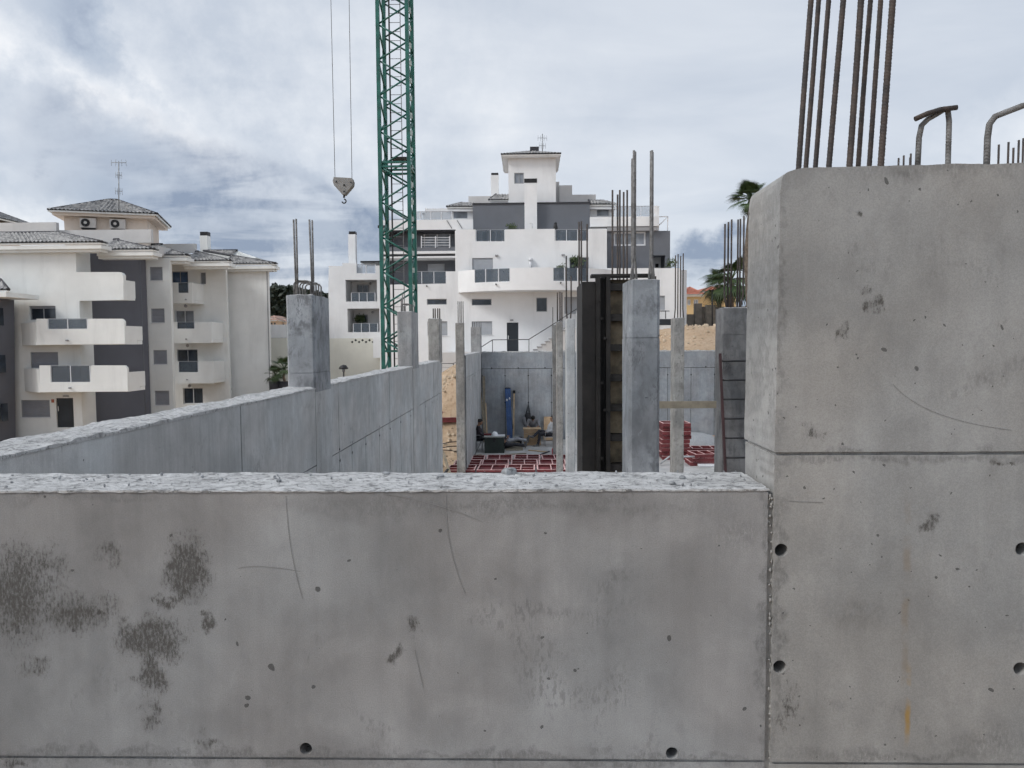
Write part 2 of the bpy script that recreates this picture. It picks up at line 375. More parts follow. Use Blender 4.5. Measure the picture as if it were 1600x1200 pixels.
M['tall'] = concrete('tall_wall_concrete', (0.335, 0.330, 0.323), 0.18, 0.08, 1.0, 12, rub=0.36, warm=0.015, blot=0.19, grain=0.12, stains=[
    (fp(1363, 480), mm(9), mm(7), 0.7), (fp(1352, 457), mm(10), mm(8), 0.5), (fp(1340, 334), mm(8), mm(6), 0.8), (fp(1447, 813), mm(11), mm(7), 0.6),
    (fp(1270, 668), mm(16), mm(10), 0.45), (fp(1560, 720), mm(16), mm(5), 0.6), (fp(1315, 516), mm(6), mm(16), 0.5), (fp(1232, 1100), mm(16), mm(40), 0.45),
    (fp(1590, 985), mm(22), mm(30), -0.3), (fp(1550, 1160), mm(70), mm(30), -0.45), (fp(1400, 1182), mm(220), mm(10), -0.5), (fp(1400, 714), mm(260), mm(7), -0.5), (fp(1216, 500), mm(7), mm(240), -0.45), (fp(1213, 950), mm(9), mm(240), -0.55), (fp(1470, 262), mm(160), mm(16), -0.45), (fp(1540, 590), mm(40), mm(20), -0.35), (fp(1340, 960), mm(40), mm(26), -0.35)],
    rust=[(fp(1414, 960), mm(9), mm(230), 0.35, (0.24, 0.17, 0.10)), (fp(1417, 1100), mm(6), mm(75), 0.85, (0.36, 0.22, 0.06))])
M['side'] = concrete('inner_wall_concrete', (0.49, 0.497, 0.50), 0.15, 0.10, 1.0, 11, board=0.07, rub=0.7, blot=0.26)
M['joint'] = concrete('shaded_joint_concrete', (0.10, 0.105, 0.11), 0.2, 0.1, 0)  # groove shade painted in: darker cores behind the side and back wall panels
M['back'] = concrete('back_wall_concrete', (0.34, 0.355, 0.375), 0.14, 0.12, 0.4, 3, board=0.04, blot=0.2)
M['col'] = concrete('column_concrete', (0.36, 0.365, 0.37), 0.17, 0.14, 0.8, 8, rub=0.7, blot=0.5)
M['col2'] = concrete('old_column_concrete', (0.32, 0.31, 0.295), 0.22, 0.18, 0.8, 7, rub=0.7, blot=0.65)
M['colbig'] = concrete('mottled_column_concrete', (0.31, 0.325, 0.345), 0.26, 0.10, 0.8, 9, rub=0.8, blot=0.85)
M['coldark'] = concrete('dark_column_concrete', (0.165, 0.165, 0.168), 0.25, 0.2, 0.8, 8, rub=0.7, blot=0.6)  # darker grey concrete for the column behind the ladder
M['slab'] = concrete('floor_slab_concrete', (0.45, 0.44, 0.43), 0.18, 0.0, 0.3, 3)
def rough_top(name, col):
    t = NT(name); n = t.noise(1, 6, 0.75, 0.7, t.map((20, 26, 20))); n2 = t.noise(5, 4, 0.6); n3 = t.noise(1, 4, 0.75, 0, t.map((30, 70, 50)))
    c = t.mix(t.step(n, 0.36, 0.52), sc3(col, 0.5), col); c = t.mix(1.0, c, t.mix(t.step(n2, 0.3, 0.7), (0.82,)*3, (1.05,)*3), 'MULTIPLY')
    c = t.mix(t.math('MULTIPLY', t.step(n3, 0.54, 0.61), 0.7), c, sc3(col, 0.2))
    t.set('Base Color', c); t.set('Roughness', 0.9); t.set('Specular IOR Level', 0.2); t.bump(t.math('ADD', n, t.math('MULTIPLY', n3, 0.6)), 1.0, 0.012); return t.m
M['top'] = rough_top('rough_cement_top', (0.58, 0.58, 0.578))
M['crumb'] = plain('cement_crumb', (0.34, 0.35, 0.36), 0.95, 0, 0.35, 40, bump=0.6)
M['void'] = plain('tie_sleeve_plastic', (0.012, 0.012, 0.013), 0.35)
def rebar_mat(name, col, col2):
    t = NT(name); n = t.noise(18, 5, 0.65); c = t.mix(t.step(n, 0.35, 0.65), col, col2)
    t.set('Base Color', c); t.set('Roughness', 0.75); t.set('Metallic', 0.25)
    w = t.N.new('ShaderNodeTexWave'); w.bands_direction = 'DIAGONAL'; w.inputs['Scale'].default_value = 60; t.L.new(t.pos, w.inputs[0])
    t.bump(w.outputs[1], 0.5, 0.002); return t.m
M['rebar'] = rebar_mat('rusty_rebar', (0.05, 0.046, 0.046), (0.09, 0.07, 0.06))
M['rebar_grey'] = rebar_mat('cement_dusted_rebar', (0.14, 0.135, 0.13), (0.26, 0.255, 0.25))
M['white'] = plain('white_render', (0.84, 0.845, 0.85), 0.85, 0, 0.045, 0.5, dirt=0.26, spec=0.2)
M['cream'] = plain('cream_render', (0.82, 0.83, 0.81), 0.85, 0, 0.05, 0.5, dirt=0.28, spec=0.2)
M['yellowwall'] = plain('pale_yellow_render', (0.77, 0.76, 0.68), 0.85, 0, 0.05, 0.5, dirt=0.12, spec=0.2)
M['pink'] = plain('pinkish_render', (0.76, 0.66, 0.57), 0.85, 0, 0.04, 0.5, dirt=0.12, spec=0.2)
M['grey'] = plain('slate_grey_render', (0.165, 0.175, 0.195), 0.85, 0, 0.05, 0.6, dirt=0.1, spec=0.2)
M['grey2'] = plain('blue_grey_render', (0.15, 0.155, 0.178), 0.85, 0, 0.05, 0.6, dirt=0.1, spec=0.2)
M['beam'] = plain('grey_slab_edge', (0.33, 0.33, 0.34), 0.8, 0, 0.05, 1)
M['frame'] = plain('white_aluminium', (0.72, 0.73, 0.75), 0.4, 0.0, 0.03)
M['framegrey'] = plain('grey_aluminium', (0.34, 0.35, 0.37), 0.4, 0.1, 0.03)
M['pane'] = glossy('window_glass', (0.035, 0.045, 0.06))
M['paneblue'] = glossy('blue_reflecting_glass', (0.05, 0.09, 0.17))
M['panepale'] = glossy('curtained_window_glass', (0.22, 0.24, 0.27), 0.15)
M['railglass'] = clear_glass('smoked_railing_glass', (0.10, 0.125, 0.155), 0.72)
M['railclear'] = clear_glass('clear_railing_glass', (0.45, 0.50, 0.56), 0.42)
M['door'] = plain('dark_door_paint', (0.018, 0.024, 0.032), 0.45, 0, 0.1, 2)
M['black'] = plain('black_metal', (0.02, 0.02, 0.022), 0.5, 0.2, 0.1)
M['railmetal'] = plain('dark_railing_metal', (0.06, 0.065, 0.07), 0.5, 0.3, 0.1)
def shutter_mat(name, col):
    t = NT(name); w = t.N.new('ShaderNodeTexWave'); w.bands_direction = 'Z'; w.inputs['Scale'].default_value = 3.2; t.L.new(t.pos, w.inputs[0])
    t.set('Base Color', t.mix(t.step(t.noise(1.5, 3), 0.3, 0.7), sc3(col, 0.93), sc3(col, 1.07))); t.set('Roughness', 0.5); t.bump(w.outputs[1], 0.6, 0.02); return t.m
M['shutter'] = shutter_mat('grey_roller_shutter', (0.40, 0.42, 0.45))
M['shutterd'] = shutter_mat('dull_roller_shutter', (0.27, 0.28, 0.31))
def tile_mat(name, a, b):
    t = NT(name); v = t.voro(4.2); sp = t.N.new('ShaderNodeSeparateColor'); t.L.new(v.outputs['Color'], sp.inputs[0])
    c = t.mix(t.step(sp.outputs[0], 0.2, 0.8), a, b)
    t.set('Base Color', c); t.set('Roughness', 0.55); return t.m
M['tile'] = tile_mat('grey_clay_tile', (0.20, 0.20, 0.205), (0.40, 0.395, 0.39))
M['ridge'] = plain('dark_ridge_tile', (0.035, 0.035, 0.042), 0.6, 0, 0.25, 4)
M['redtile'] = tile_mat('red_clay_tile', (0.42, 0.14, 0.09), (0.50, 0.20, 0.14))
M['orange'] = plain('ochre_render', (0.66, 0.47, 0.24), 0.85, 0, 0.05, 0.4)
M['palehouse'] = plain('faded_ochre_render', (0.60, 0.45, 0.32), 0.85, 0, 0.05, 0.4)
M['paletile'] = tile_mat('faded_red_tile', (0.42, 0.27, 0.21), (0.50, 0.34, 0.28))
M['stone'] = plain('brown_block_wall', (0.22, 0.20, 0.175), 0.9, 0, 0.2, 2.5, bump=0.4)
M['crane'] = plain('green_crane_paint', (0.016, 0.115, 0.092), 0.45, 0.0, 0.35, 2.8, dirt=0.5)
M['crane_worn'] = plain('pale_worn_steel', (0.50, 0.56, 0.54), 0.5, 0, 0.15, 4)
M['steel'] = plain('galvanised_steel', (0.30, 0.31, 0.32), 0.55, 0.35, 0.2, 6)
M['rope'] = plain('steel_rope', (0.16, 0.165, 0.17), 0.6, 0.4, 0.1)
M['hook'] = concrete('grey_hook_block_paint', (0.30, 0.29, 0.28), 0.2, 0.1, 0.4, 20)
def soil_mat(name, cols):
    t = NT(name); n = t.noise(0.7, 8, 0.65, 0.4); n2 = t.noise(6, 8, 0.7, 0.3); n3 = t.voro(5.5)
    c = t.mix(t.step(n, 0.35, 0.65), cols[0], cols[1]); c = t.mix(t.step(n2, 0.5, 0.72), c, cols[2])
    c = t.mix(t.math('MULTIPLY', t.step(n3.outputs['Distance'], 0.0, 0.18, 1, 0), 0.25), c, cols[3])
    t.set('Base Color', c); t.set('Roughness', 0.95); t.set('Specular IOR Level', 0.1); t.bump(t.math('ADD', n2, t.math('MULTIPLY', n3.outputs['Distance'], .3)), 1.0, 0.10); return t.m
M['soil'] = soil_mat('ochre_soil', ((0.46, 0.335, 0.225), (0.54, 0.41, 0.295), (0.33, 0.225, 0.14), (0.60, 0.48, 0.36)))
M['stonebit'] = plain('ochre_stone', (0.52, 0.42, 0.31), 0.95, 0, 0.3, 5, bump=0.5)
M['red'] = plain('red_formwork_paint', (0.145, 0.027, 0.03), 0.7, 0, 0.3, 3, dirt=0.35)
M['rededge'] = plain('dusty_red_edge', (0.66, 0.42, 0.40), 0.8, 0, 0.25, 6)
M['formdark'] = plain('oily_black_form_steel', (0.016, 0.0135, 0.012), 0.6, 0.1, 0.6, 4, dirt=0.3, bump=0.2)
M['formrust'] = plain('cement_caked_form_plate', (0.25, 0.20, 0.135), 0.75, 0.0, 0.6, 4.2, dirt=0.8, bump=0.5)
M['wood'] = plain('weathered_board', (0.26, 0.225, 0.17), 0.85, 0, 0.2, 5, dirt=0.3, bump=0.3)
M['ply'] = plain('plywood', (0.45, 0.31, 0.19), 0.8, 0, 0.12, 5, dirt=0.2)
M['wood2'] = plain('pale_timber', (0.50, 0.36, 0.22), 0.8, 0, 0.2, 6)
M['blue'] = plain('blue_form_paint', (0.035, 0.085, 0.22), 0.55, 0, 0.2, 3)
M['darkgreen'] = plain('dark_green_chest', (0.025, 0.035, 0.03), 0.6, 0, 0.2, 3)
M['paper'] = plain('dusty_grey_top', (0.36, 0.37, 0.35), 0.8, 0, 0.2, 6)
M['helmet'] = plain('white_helmet_plastic', (0.82, 0.83, 0.85), 0.35, 0, 0.02)
M['redplastic'] = plain('red_jug_plastic', (0.55, 0.035, 0.05), 0.4, 0, 0.1)
M['skin'] = plain('skin', (0.30, 0.17, 0.11), 0.6, 0, 0.08, 8)
M['hair'] = plain('dark_hair', (0.012, 0.010, 0.009), 0.7, 0, 0.2, 40)
M['camo'] = plain('dark_patterned_jacket', (0.045, 0.035, 0.042), 0.85, 0, 0.75, 11)
M['greyshirt'] = plain('grey_shirt', (0.22, 0.22, 0.23), 0.85, 0, 0.12, 6)
M['paleshirt'] = plain('pale_grey_shirt', (0.45, 0.46, 0.48), 0.85, 0, 0.12, 6)
M['darkcloth'] = plain('dark_trousers', (0.028, 0.028, 0.035), 0.85, 0, 0.2, 6)
M['greycloth'] = plain('light_grey_trousers', (0.36, 0.37, 0.40), 0.85, 0, 0.2, 7)
M['boot'] = plain('dusty_boot', (0.13, 0.125, 0.12), 0.8, 0, 0.3, 12)
M['eye'] = plain('eye', (0.03, 0.02, 0.02), 0.2)
M['chair'] = plain('grey_chair_tube', (0.45, 0.46, 0.47), 0.4, 0.3, 0.1)
def leaf_mat(name, a, b):
    t = NT(name); oi = t.N.new('ShaderNodeObjectInfo'); n = t.noise(3.0, 3)
    t.set('Base Color', t.mix(t.step(n, 0.3, 0.7), a, b)); t.set('Roughness', 0.6); return t.m
M['palm'] = leaf_mat('palm_frond', (0.025, 0.05, 0.018), (0.07, 0.11, 0.035))
M['pine'] = leaf_mat('dark_pine', (0.012, 0.022, 0.014), (0.03, 0.042, 0.024))
M['leaf'] = leaf_mat('balcony_plant_leaf', (0.03, 0.06, 0.02), (0.09, 0.12, 0.04))
M['bark'] = plain('palm_bark', (0.14, 0.11, 0.085), 0.9, 0, 0.3, 8, bump=0.5)
M['pot'] = plain('dark_pot', (0.03, 0.03, 0.035), 0.6)
M['ac'] = plain('beige_ac_casing', (0.58, 0.55, 0.52), 0.5, 0, 0.05)
M['orangeboard'] = plain('orange_board', (0.50, 0.30, 0.20), 0.8, 0, 0.12, 5)

# ------------------------------------------------------------------ ground
XL = -2.155; TW = 0.287; YB = 33.5              # inner face of the left wall, wall thickness, back wall
ZT = CZ - 0.444                                 # top of the low walls
def sst(a, b, x):
    t = max(0, min(1, (x - a)/(b - a))); return t*t*(3 - 2*t)
def gz(x, y):
    if XL - 0.15 < x < 14 and YF + 0.14 < y < YB + 0.14: return -0.12
    near = CZ - 1.62
    z = near*(1 - sst(-4, -14, x)) + (-1.6)*sst(-4, -14, x)
    far = -1.6 + 5.0*sst(-16, -1.5, x)*sst(27, 46, y) + 1.35*sst(-16, -1.5, x)*(1 - sst(27, 46, y))
    z = z*(1 - sst(3, 9, y)) + far*sst(3, 9, y)
    if y > YB: 
        bank = 1.6*sst(5.5, 8.5, x)*sst(YB + 0.3, YB + 5, y)
        top = 3.6*sst(-6, -2.0, x) + far*(1 - sst(-6, -2.0, x))
        z = top*(1 - sst(44, 47, y)) + max(far, top)*sst(44, 47, y) + bank
        z += 0.10*mn.noise(Vector((x*1.1, y*1.1, 0)))*(1 - sst(46, 52, y))
    elif x < XL: z += 0.22*mn.noise(Vector((x*0.9, y*0.9, 3)))*sst(18, 25, y)
    return z
def build_ground():
    gx = [-900, -300, -120, -70, -45, -34] + [-28 + i*1.0 for i in range(21)] + [-7 + 0.25*i for i in range(19)] + [XL - 0.16, XL - 0.14] + [XL + 0.5*i for i in range(1, 32)] + [13.9, 14.1, 16, 20, 26, 40, 70, 120, 300, 900]
    gy = [-900, -300, -100, -40, -15, -5, 0, 1.5, YF + 0.13, YF + 0.15] + [3 + 1.0*i for i in range(16)] + [19 + 0.4*i for i in range(36)] + [YB + 0.13, YB + 0.15] + [YB + 0.5 + 0.35*i for i in range(36)] + [47, 49, 51, 54, 58, 64, 75, 90, 120, 200, 400, 1500]
    gx = sorted(set(gx)); gy = sorted(set(gy))
    m = MB(); nx = len(gx)
    vs = [(x, y, gz(x, y)) for y in gy for x in gx]
    m.add(vs, [(j*nx+i, j*nx+i+1, (j+1)*nx+i+1, (j+1)*nx+i) for j in range(len(gy)-1) for i in range(nx-1)], True)
    tag(m.build('ground', M['soil'], None, (0, 0, 0)), kind='structure')
build_ground()
fl = MB().box(XL + 0.02, 13.8, YF + TW + 0.03, YB - 0.02, -0.10, 0.0)
tag(fl.build('floor', M['slab']), kind='structure')

# ------------------------------------------------------------------ near low wall
XC = at(1206, 800, YF).x                         # seam between the low and the tall wall
def top_sheet(name, parent, x0, x1, y0, y1, z, sx, sy, amp, seed, lip=0.014):
    """rough cement top of a wall, with a ragged lip over the long edges"""
    nx = max(2, int((x1-x0)/sx)); ny = max(2, int((y1-y0)/sy)); vs = []; fs = []
    for j in range(-1, ny + 2):
        for i in range(-1, nx + 2):
            ii = min(max(i, 0), nx); jj = min(max(j, 0), ny)
            x = x0 + (x1-x0)*ii/nx; y = y0 + (y1-y0)*jj/ny
            p = Vector((x*(15 if sx < 0.02 else 24), y*(30 if sx < 0.02 else 12), seed))
            h = amp*(1.2*mn.noise(p*0.16) + 0.9*mn.noise(p*0.55) + 0.75*abs(mn.noise(p*1.3)) + 0.4*mn.noise(p*3.1) + 0.25*mn.noise(p*7))
            e = min(x - x0, x1 - x, y - y0, y1 - y)/0.02
            if e < 1: h -= amp*0.9*(1-e)*(0.5 + mn.noise(p*0.9))
            zz = z + h
            if i < 0 or i > nx or j < 0 or j > ny: zz = z - lip - 0.005*abs(mn.noise(Vector((x*30, y*30, seed+4)))) 
            ox = 0.0016*mn.noise(Vector((x*40, y*40, seed+1))) if (i <= 0 or i >= nx) else 0
            oy = 0.0016*mn.noise(Vector((x*40, y*40, seed+2))) if (j <= 0 or j >= ny) else 0
            vs.append((x+ox, y+oy, zz))
    w = nx + 3
    for j in range(ny + 2):
        for i in range(nx + 2): fs.append((j*w+i, j*w+i+1, (j+1)*w+i+1, (j+1)*w+i))
    return MB().add(vs, fs, False).build(name, M['top'], parent)
def sleeve(parent, x, z, y, r, d=0.11):
    MB().add([(x + rr*math.cos(t), yy, z + rr*math.sin(t)) for rr, yy in ((r, y + 0.006), (r*0.93, y + d), (0.001, y + d)) for t in [2*math.pi*i/20 for i in range(20)]],
             [(k*20+i, k*20+(i+1) % 20, (k+1)*20+(i+1) % 20, (k+1)*20+i) for k in range(2) for i in range(20)], True).build('tie_hole', M['void'], parent)

def scratch(parent, pts, w, mat, Y=YF):
    m = MB(); P = [at(x, y, Y) for x, y in pts]; n = len(P)
    for i in range(n - 1):
        a, b = P[i], P[i+1]; d = (b-a).normalized(); s = Vector((-d.z, 0, d.x))*w/2
        y = Vector((0, -0.0012, 0)); m.add([a - s + y, a + s + y, b + s + y, b - s + y], [(0, 1, 2, 3)])
    m.build('scratch', mat, parent)
def bez(p0, p1, p2, n=14):
    return [((1-t)**2*p0[0] + 2*t*(1-t)*p1[0] + t*t*p2[0], (1-t)**2*p0[1] + 2*t*(1-t)*p1[1] + t*t*p2[1]) for t in [i/n for i in range(n+1)]]

def near_walls():
    zj = zat(700, 1187, YF)
    w = thing('concrete_wall', (-2.2, YF + TW/2, 0), 'low grey near wall across the foreground with rough white top', 'wall')
    x0 = -5.2; x1 = XC - 0.012; zt = ZT - 0.006
    holes = [circ(at(x, y, YF).x, at(x, y, YF).z, mm(10)) for x, y in ((478, 1170), (1050, 1177))]
    outer = [(x0, zj + 0.005)] + [(x1, zj + 0.005)] + [(x1, zj + 0.05)] + wob((x1, zj + 0.06), (x1, zt), 0.006, 0.002, 3)[1:] + wob((x1, zt), (x0, zt), 0.012, 0.003, 5)[1:] + [(x0, zt)]
    wall_mesh('wall_face', outer, holes, YF, 0.13, M['front'], w)
    MB().box(x0, x1 - 0.004, YF + 0.132, YF + TW, 0.0, zt - 0.008).build('wall_core', M['front'], w)
    MB().box(x0, x1, YF + 0.002, YF + 0.13, 1.2, zj - 0.005).build('lower_wall_face', M['front'], w)
    MB().box(x0, x1 - 0.004, YF + 0.009, YF + 0.12, zj - 0.0048, zj + 0.0048).build('joint', M['front'], w)
    for x, y in ((478, 1170), (1050, 1177)): sleeve(w, at(x, y, YF).x, at(x, y, YF).z, YF, mm(11.2), 0.128)
    top_sheet('wall_top', w, -2.1, x1 + 0.004, YF - 0.003, YF + TW + 0.003, ZT, 0.0042, 0.0075, 0.0030, 1.3, 0.006)
    MB().box(x0, -2.1, YF - 0.002, YF + TW, zt - 0.002, ZT).build('wall_top', M['top'], w)
    dk = plain('scratch_mark', (0.235, 0.23, 0.225), 0.9)
    scratch(w, bez((697, 770), (694, 850), (727, 927)), mm(1.1), dk)
    scratch(w, bez((600, 772), (680, 782), (755, 816)), mm(1.2), dk)
    scratch(w, bez((447, 775), (450, 860), (473, 935)), mm(0.9), dk)
    scratch(w, bez((372, 888), (400, 880), (470, 893)), mm(0.8), dk)
    scratch(w, bez((648, 1015), (655, 1045), (662, 1075)), mm(0.8), dk)
    # tall wall on the right
    t = thing('concrete_wall', (2.1, YF + TW/2, 0), 'tall grey near wall filling the right side, long rebars rising from its top', 'wall')
    X0 = XC + 0.004; X1 = 3.4
    zt2 = zat(1300, 262, YF); zj1 = zat(1400, 708, YF); zj2 = zat(1400, 1192, YF); yt = YF - 0.006
    xs = 0.012
    o = wob((X1, zj1 + 0.005), (X0, zj1 + 0.005), 0.02, 0.0012, 8) + wob((X0, zj1 + 0.005), (X0 + xs*0.6, zt2 - 0.05), 0.008, 0.0022, 12)
    o += [(X0 + xs*0.6 + 0.003, zt2 - 0.035), (X0 + xs*0.6 + 0.008, zt2 - 0.022), (X0 + xs*0.6 + 0.018, zt2 - 0.013), (X0 + 0.045, zt2 - 0.006)]
    o += wob((X0 + 0.07, zt2 - 0.001), (X0 + 0.45, zt2 + 0.004), 0.008, 0.0022, 15) + wob((X0 + 0.45, zt2 + 0.004), (X1, zt2 + 0.016), 0.008, 0.003, 18) + [(X1, zt2 + 0.016)]
    wall_mesh('wall_face', o, [], yt, TW + .022, M['tall'], t)
    hp = ((1218, 860), (1218, 1042), (1597, 858), (1594, 1045))
    o = wob((X1, zj2 + 0.005), (X0, zj2 + 0.005), 0.03, 0.001, 21) + wob((X0, zj2 + 0.005), (X0, zj1 - 0.005), 0.006, 0.003, 25, 14) + wob((X0, zj1 - 0.005), (X1, zj1 - 0.005), 0.02, 0.0012, 28) + [(X1, zj1 - 0.005)]
    hl = []
    for x, y in hp:
        p = at(x, y, yt); hl.append(circ(max(p.x, X0 + mm(12.5)), p.z, mm(10.5)))
        sleeve(t, max(p.x, X0 + mm(12.5)), p.z, yt, mm(11.6), 0.138)
    wall_mesh('wall_face', o, hl, yt, 0.14, M['tall'], t)
    MB().box(X0 + 0.004, X1, yt + 0.142, yt + TW + .022, 0, zj1 - 0.005).build('wall_core', M['tall'], t)
    MB().box(X0, X1, yt + 0.002, yt + 0.138, 1.2, zj2 - 0.005).build('lower_wall_face', M['tall'], t)
    MB().box(X0 + 0.008, X1, yt + 0.011, yt + TW - 0.01, zj1 - 0.0049, zj1 + 0.0049).build('joint', M['tall'], t)
    MB().box(X0 + 0.008, X1, yt + 0.010, yt + 0.12, zj2 - 0.0049, zj2 + 0.0049).build('joint', M['tall'], t)
    MB().box(x1 - 0.006, X0 + 0.01, YF + 0.008, YF + 0.12, 1.2, ZT - 0.02).build('joint', M['tall'], t)
    scratch(t, bez((1395, 600), (1440, 655), (1580, 672), 24), mm(0.6), dk, yt); scratch(t, bez((1232, 783), (1250, 784), (1286, 785)), mm(0.9), dk, yt)
    # crumbly grout squeezed out along the seam
    random.seed(5); m = MB()
    for i in range(150):
        y = random.choice([random.uniform(775, 1185), random.uniform(1070, 1190)]); p = at(1206 + random.gauss(0, 2.2) + (6 if y > 1080 and random.random() < .5 else 0), y, YF)
        m.ball(p + Vector((0, 0.0035, 0)), (random.uniform(.002, .006), random.uniform(.003, .007), random.uniform(.002, .008)), 6, 4)
    g = m.build('grout_crumbs', M['tall'], t); g['kind'] = 'stuff'
    return w, t
LOW, TALL = near_walls()

def rebar(parent, p, q, r, mat='rebar', n=8, base=None):
    m = MB(); q = Vector(q); p = Vector(p)
    if base is None: m.rod(p, q, r, n)
    else: m.path([base, Vector(base)*0.35 + p*0.65, p, p*0.5 + q*0.5, q], r, n)
    return m.build('rebar', M[mat], parent)
ym = YF + 0.14
def ribbed(parent, p, q, r, mat='rebar', n=10):
    """deformed bar: two rows of slanting ribs, slightly bent"""
    p = Vector(p); q = Vector(q); L = (q - p).length; k = int(L/0.0045); d = (q-p).normalized(); a = d.orthogonal().normalized(); b = d.cross(a); vs = []; bow = random.uniform(-.006, .006)
    for i in range(k + 1):
        c = p.lerp(q, i/k) + a*bow*math.sin(math.pi*i/k)
        for j in range(n):
            t = 2*math.pi*j/n; ph = (i*0.0045/0.0105 + (0.5*j/n if j < n/2 else -0.5*j/n)) % 1; rr = r*(1.0 + (0.10 if ph < 0.4 else -0.04))
            vs.append(c + (a*math.cos(t) + b*math.sin(t))*rr)
    fs = [(i*n+j, i*n+(j+1) % n, (i+1)*n+(j+1) % n, (i+1)*n+j) for i in range(k) for j in range(n)]
    MB().add(vs, fs, True).build('rebar', M[mat], parent)
for k, (b, tx) in enumerate(zip((1248, 1259, 1274, 1295, 1327, 1341, 1358, 1376), (1268, 1279, 1295, 1318, 1345, 1361, 1376, 1395))):
    yy = YF + (0.06, 0.16, 0.22, 0.07, 0.06, 0.15, 0.22, 0.05)[k]
    p = at(b, 262, yy); q = at(tx, 0, yy + 0.02); d = q - p
    ribbed(TALL, p - d*0.09, p + d*1.35, (0.0078, 0.0072, 0.0075, 0.008, 0.0088, 0.0072, 0.0075, 0.009)[k], 'rebar', 10)
def hairpin(parent, P, r, mat='rebar', n=8): MB().path(P, r, n).build('rebar_loop', M[mat], parent)
Yh = YF + 0.10
hairpin(TALL, [at(*q, Yh) for q in ((1433, 275), (1436, 215), (1440, 196), (1450, 186), (1464, 178), (1474, 172), (1481, 173), (1483, 190), (1481, 262), (1480, 275))], 0.0082, 'rebar_grey', 10)
MB().path([at(*q, Yh - 0.015) for q in ((1430, 186), (1450, 177), (1470, 171), (1495, 168))], 0.0078, 10).build('rebar', M['rebar'], TALL)
hairpin(TALL, [at(*q, Yh) for q in ((1541, 275), (1543, 215), (1546, 194), (1555, 182), (1575, 174), (1596, 166), (1607, 163), (1616, 172), (1620, 200), (1619, 275))], 0.0092, 'rebar_grey', 10)

# crumbs and lumps left on the low wall's top
random.seed(11)
m = MB()
for i in range(230):
    x = random.uniform(-1.75, XC - 0.03); y = random.uniform(YF + 0.012, YF + TW - 0.012); s = 0.0016 + 0.006*random.random()**3
    Mx = Euler((random.random()*3, random.random()*3, random.random()*3)).to_matrix()
    m.ball((x, y, ZT + 0.004 + s*0.3), (s, s*random.uniform(.5, 1), s*random.uniform(.35, .7)), 6, 4, Mx)
for i in range(len(m.sm)): m.sm[i] = False
tag(m.build('cement_crumbs', M['crumb']), 'loose grey cement crumbs strewn along the low wall top', 'rubble', kind='stuff')
def lump(px, py, Y, r, label, seed):
    m = MB(); c = at(px, py, Y); m.ball((c.x, c.y, ZT + r*0.35), (r, r*0.8, r*0.62), 10, 7)
    m.v = [tuple(Vector(p) + Vector((1, 1, 0.7))*0.0 + (Vector(p) - Vector((c.x, c.y, ZT + r*0.35)))*(0.55*mn.noise(Vector(p)*55 + Vector((seed, 0, 0))))) for p in m.v]
    m.sm = [False]*len(m.sm)
    tag(m.build('cement_lump', M['crumb']), label, 'rubble', 'lumps on the near wall')
lump(796, 739, YF + 0.26, 0.024, 'largest grey cement lump on the low wall, below the red floor forms', 1)
lump(602, 741, YF + 0.25, 0.013, 'small cement lump on low wall, left of the largest one', 2)
lump(690, 746, YF + 0.2, 0.010, 'small cement lump on low wall between two others, below the wall end', 3)
lump(1050, 760, YF + 0.07, 0.011, 'dark cement chip near the front edge of low wall, below the red stack', 4)
lump(1066, 748, YF + 0.16, 0.010, 'cement chip at mid depth of low wall top, towards tall wall', 5)
lump(436, 756, YF + 0.13, 0.010, 'flat cement chip on low wall top at left of middle', 6)

# ------------------------------------------------------------------ site walls
def gapped(u0, u1, cuts):
    e = [u0] + [c for c in cuts if u0 < c < u1] + [u1]
    return list(zip(e[:-1], e[1:]))
def side_wall(y0, y1, cuts_up, cuts_lo, label, seed, ends=True):
    """wall along y with its inner face at x = XL; each shuttering panel leaves a face of its own"""
    w = thing('concrete_wall', (XL - TW/2, (y0 + y1)/2, 0), label, 'wall')
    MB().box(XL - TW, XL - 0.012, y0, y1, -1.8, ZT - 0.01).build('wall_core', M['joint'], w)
    zj = CZ - 1.237
    for a, b in gapped(y0, y1, cuts_up): MB().box(XL - 0.0118, XL, a + 0.006 + .0006*a, b - 0.006 - .0006*a, zj + 0.006, ZT - 0.008).build('cast_panel', M['side'], w)
    for a, b in gapped(y0, y1, cuts_lo): MB().box(XL - 0.0118, XL - 0.001, a + 0.006 + .0006*a, b - 0.006 - .0006*a, 0.0, zj - 0.006).build('cast_panel', M['side'], w)
    k = 0
    for c in cuts_lo + cuts_up:
        if y0 < c < y1:
            MB().rod((XL - 0.011, c + 0.03, zj - 0.10), (XL + 0.0012, c + 0.03, zj - 0.10), 0.020, 10).build('tie_plug', M['void'], w)
            MB().rod((XL - 0.011, c + 0.02, zj + 0.03), (XL + 0.0012, c + 0.02, zj + 0.03), 0.016, 10).build('tie_plug', M['void'], w)
    top_sheet('wall_top', w, XL - TW - 0.005, XL + 0.004, y0, y1, ZT, 0.024, 0.016 if y1 < 20 else 0.04, 0.010, seed, 0.02)
    return w
yw = lambda px: -XL*F/(826 - px)                 # where along the left wall a pixel column lies
LW = side_wall(YF + TW + 0.01, yw(690), [yw(370), yw(526), yw(607), yw(653), yw(677)], [yw(493), yw(526), yw(546), yw(568), yw(590), yw(607), yw(624), yw(640), yw(653), yw(664), yw(674), yw(682)],
    'long low concrete wall running back on the left, columns standing on it', 3.7)
LW2 = side_wall(yw(728), YB - 0.01, [yw(741)], [yw(733), yw(738), yw(742), yw(746), yw(749)], 'short far concrete side wall between slim pillar and back wall', 9.1)
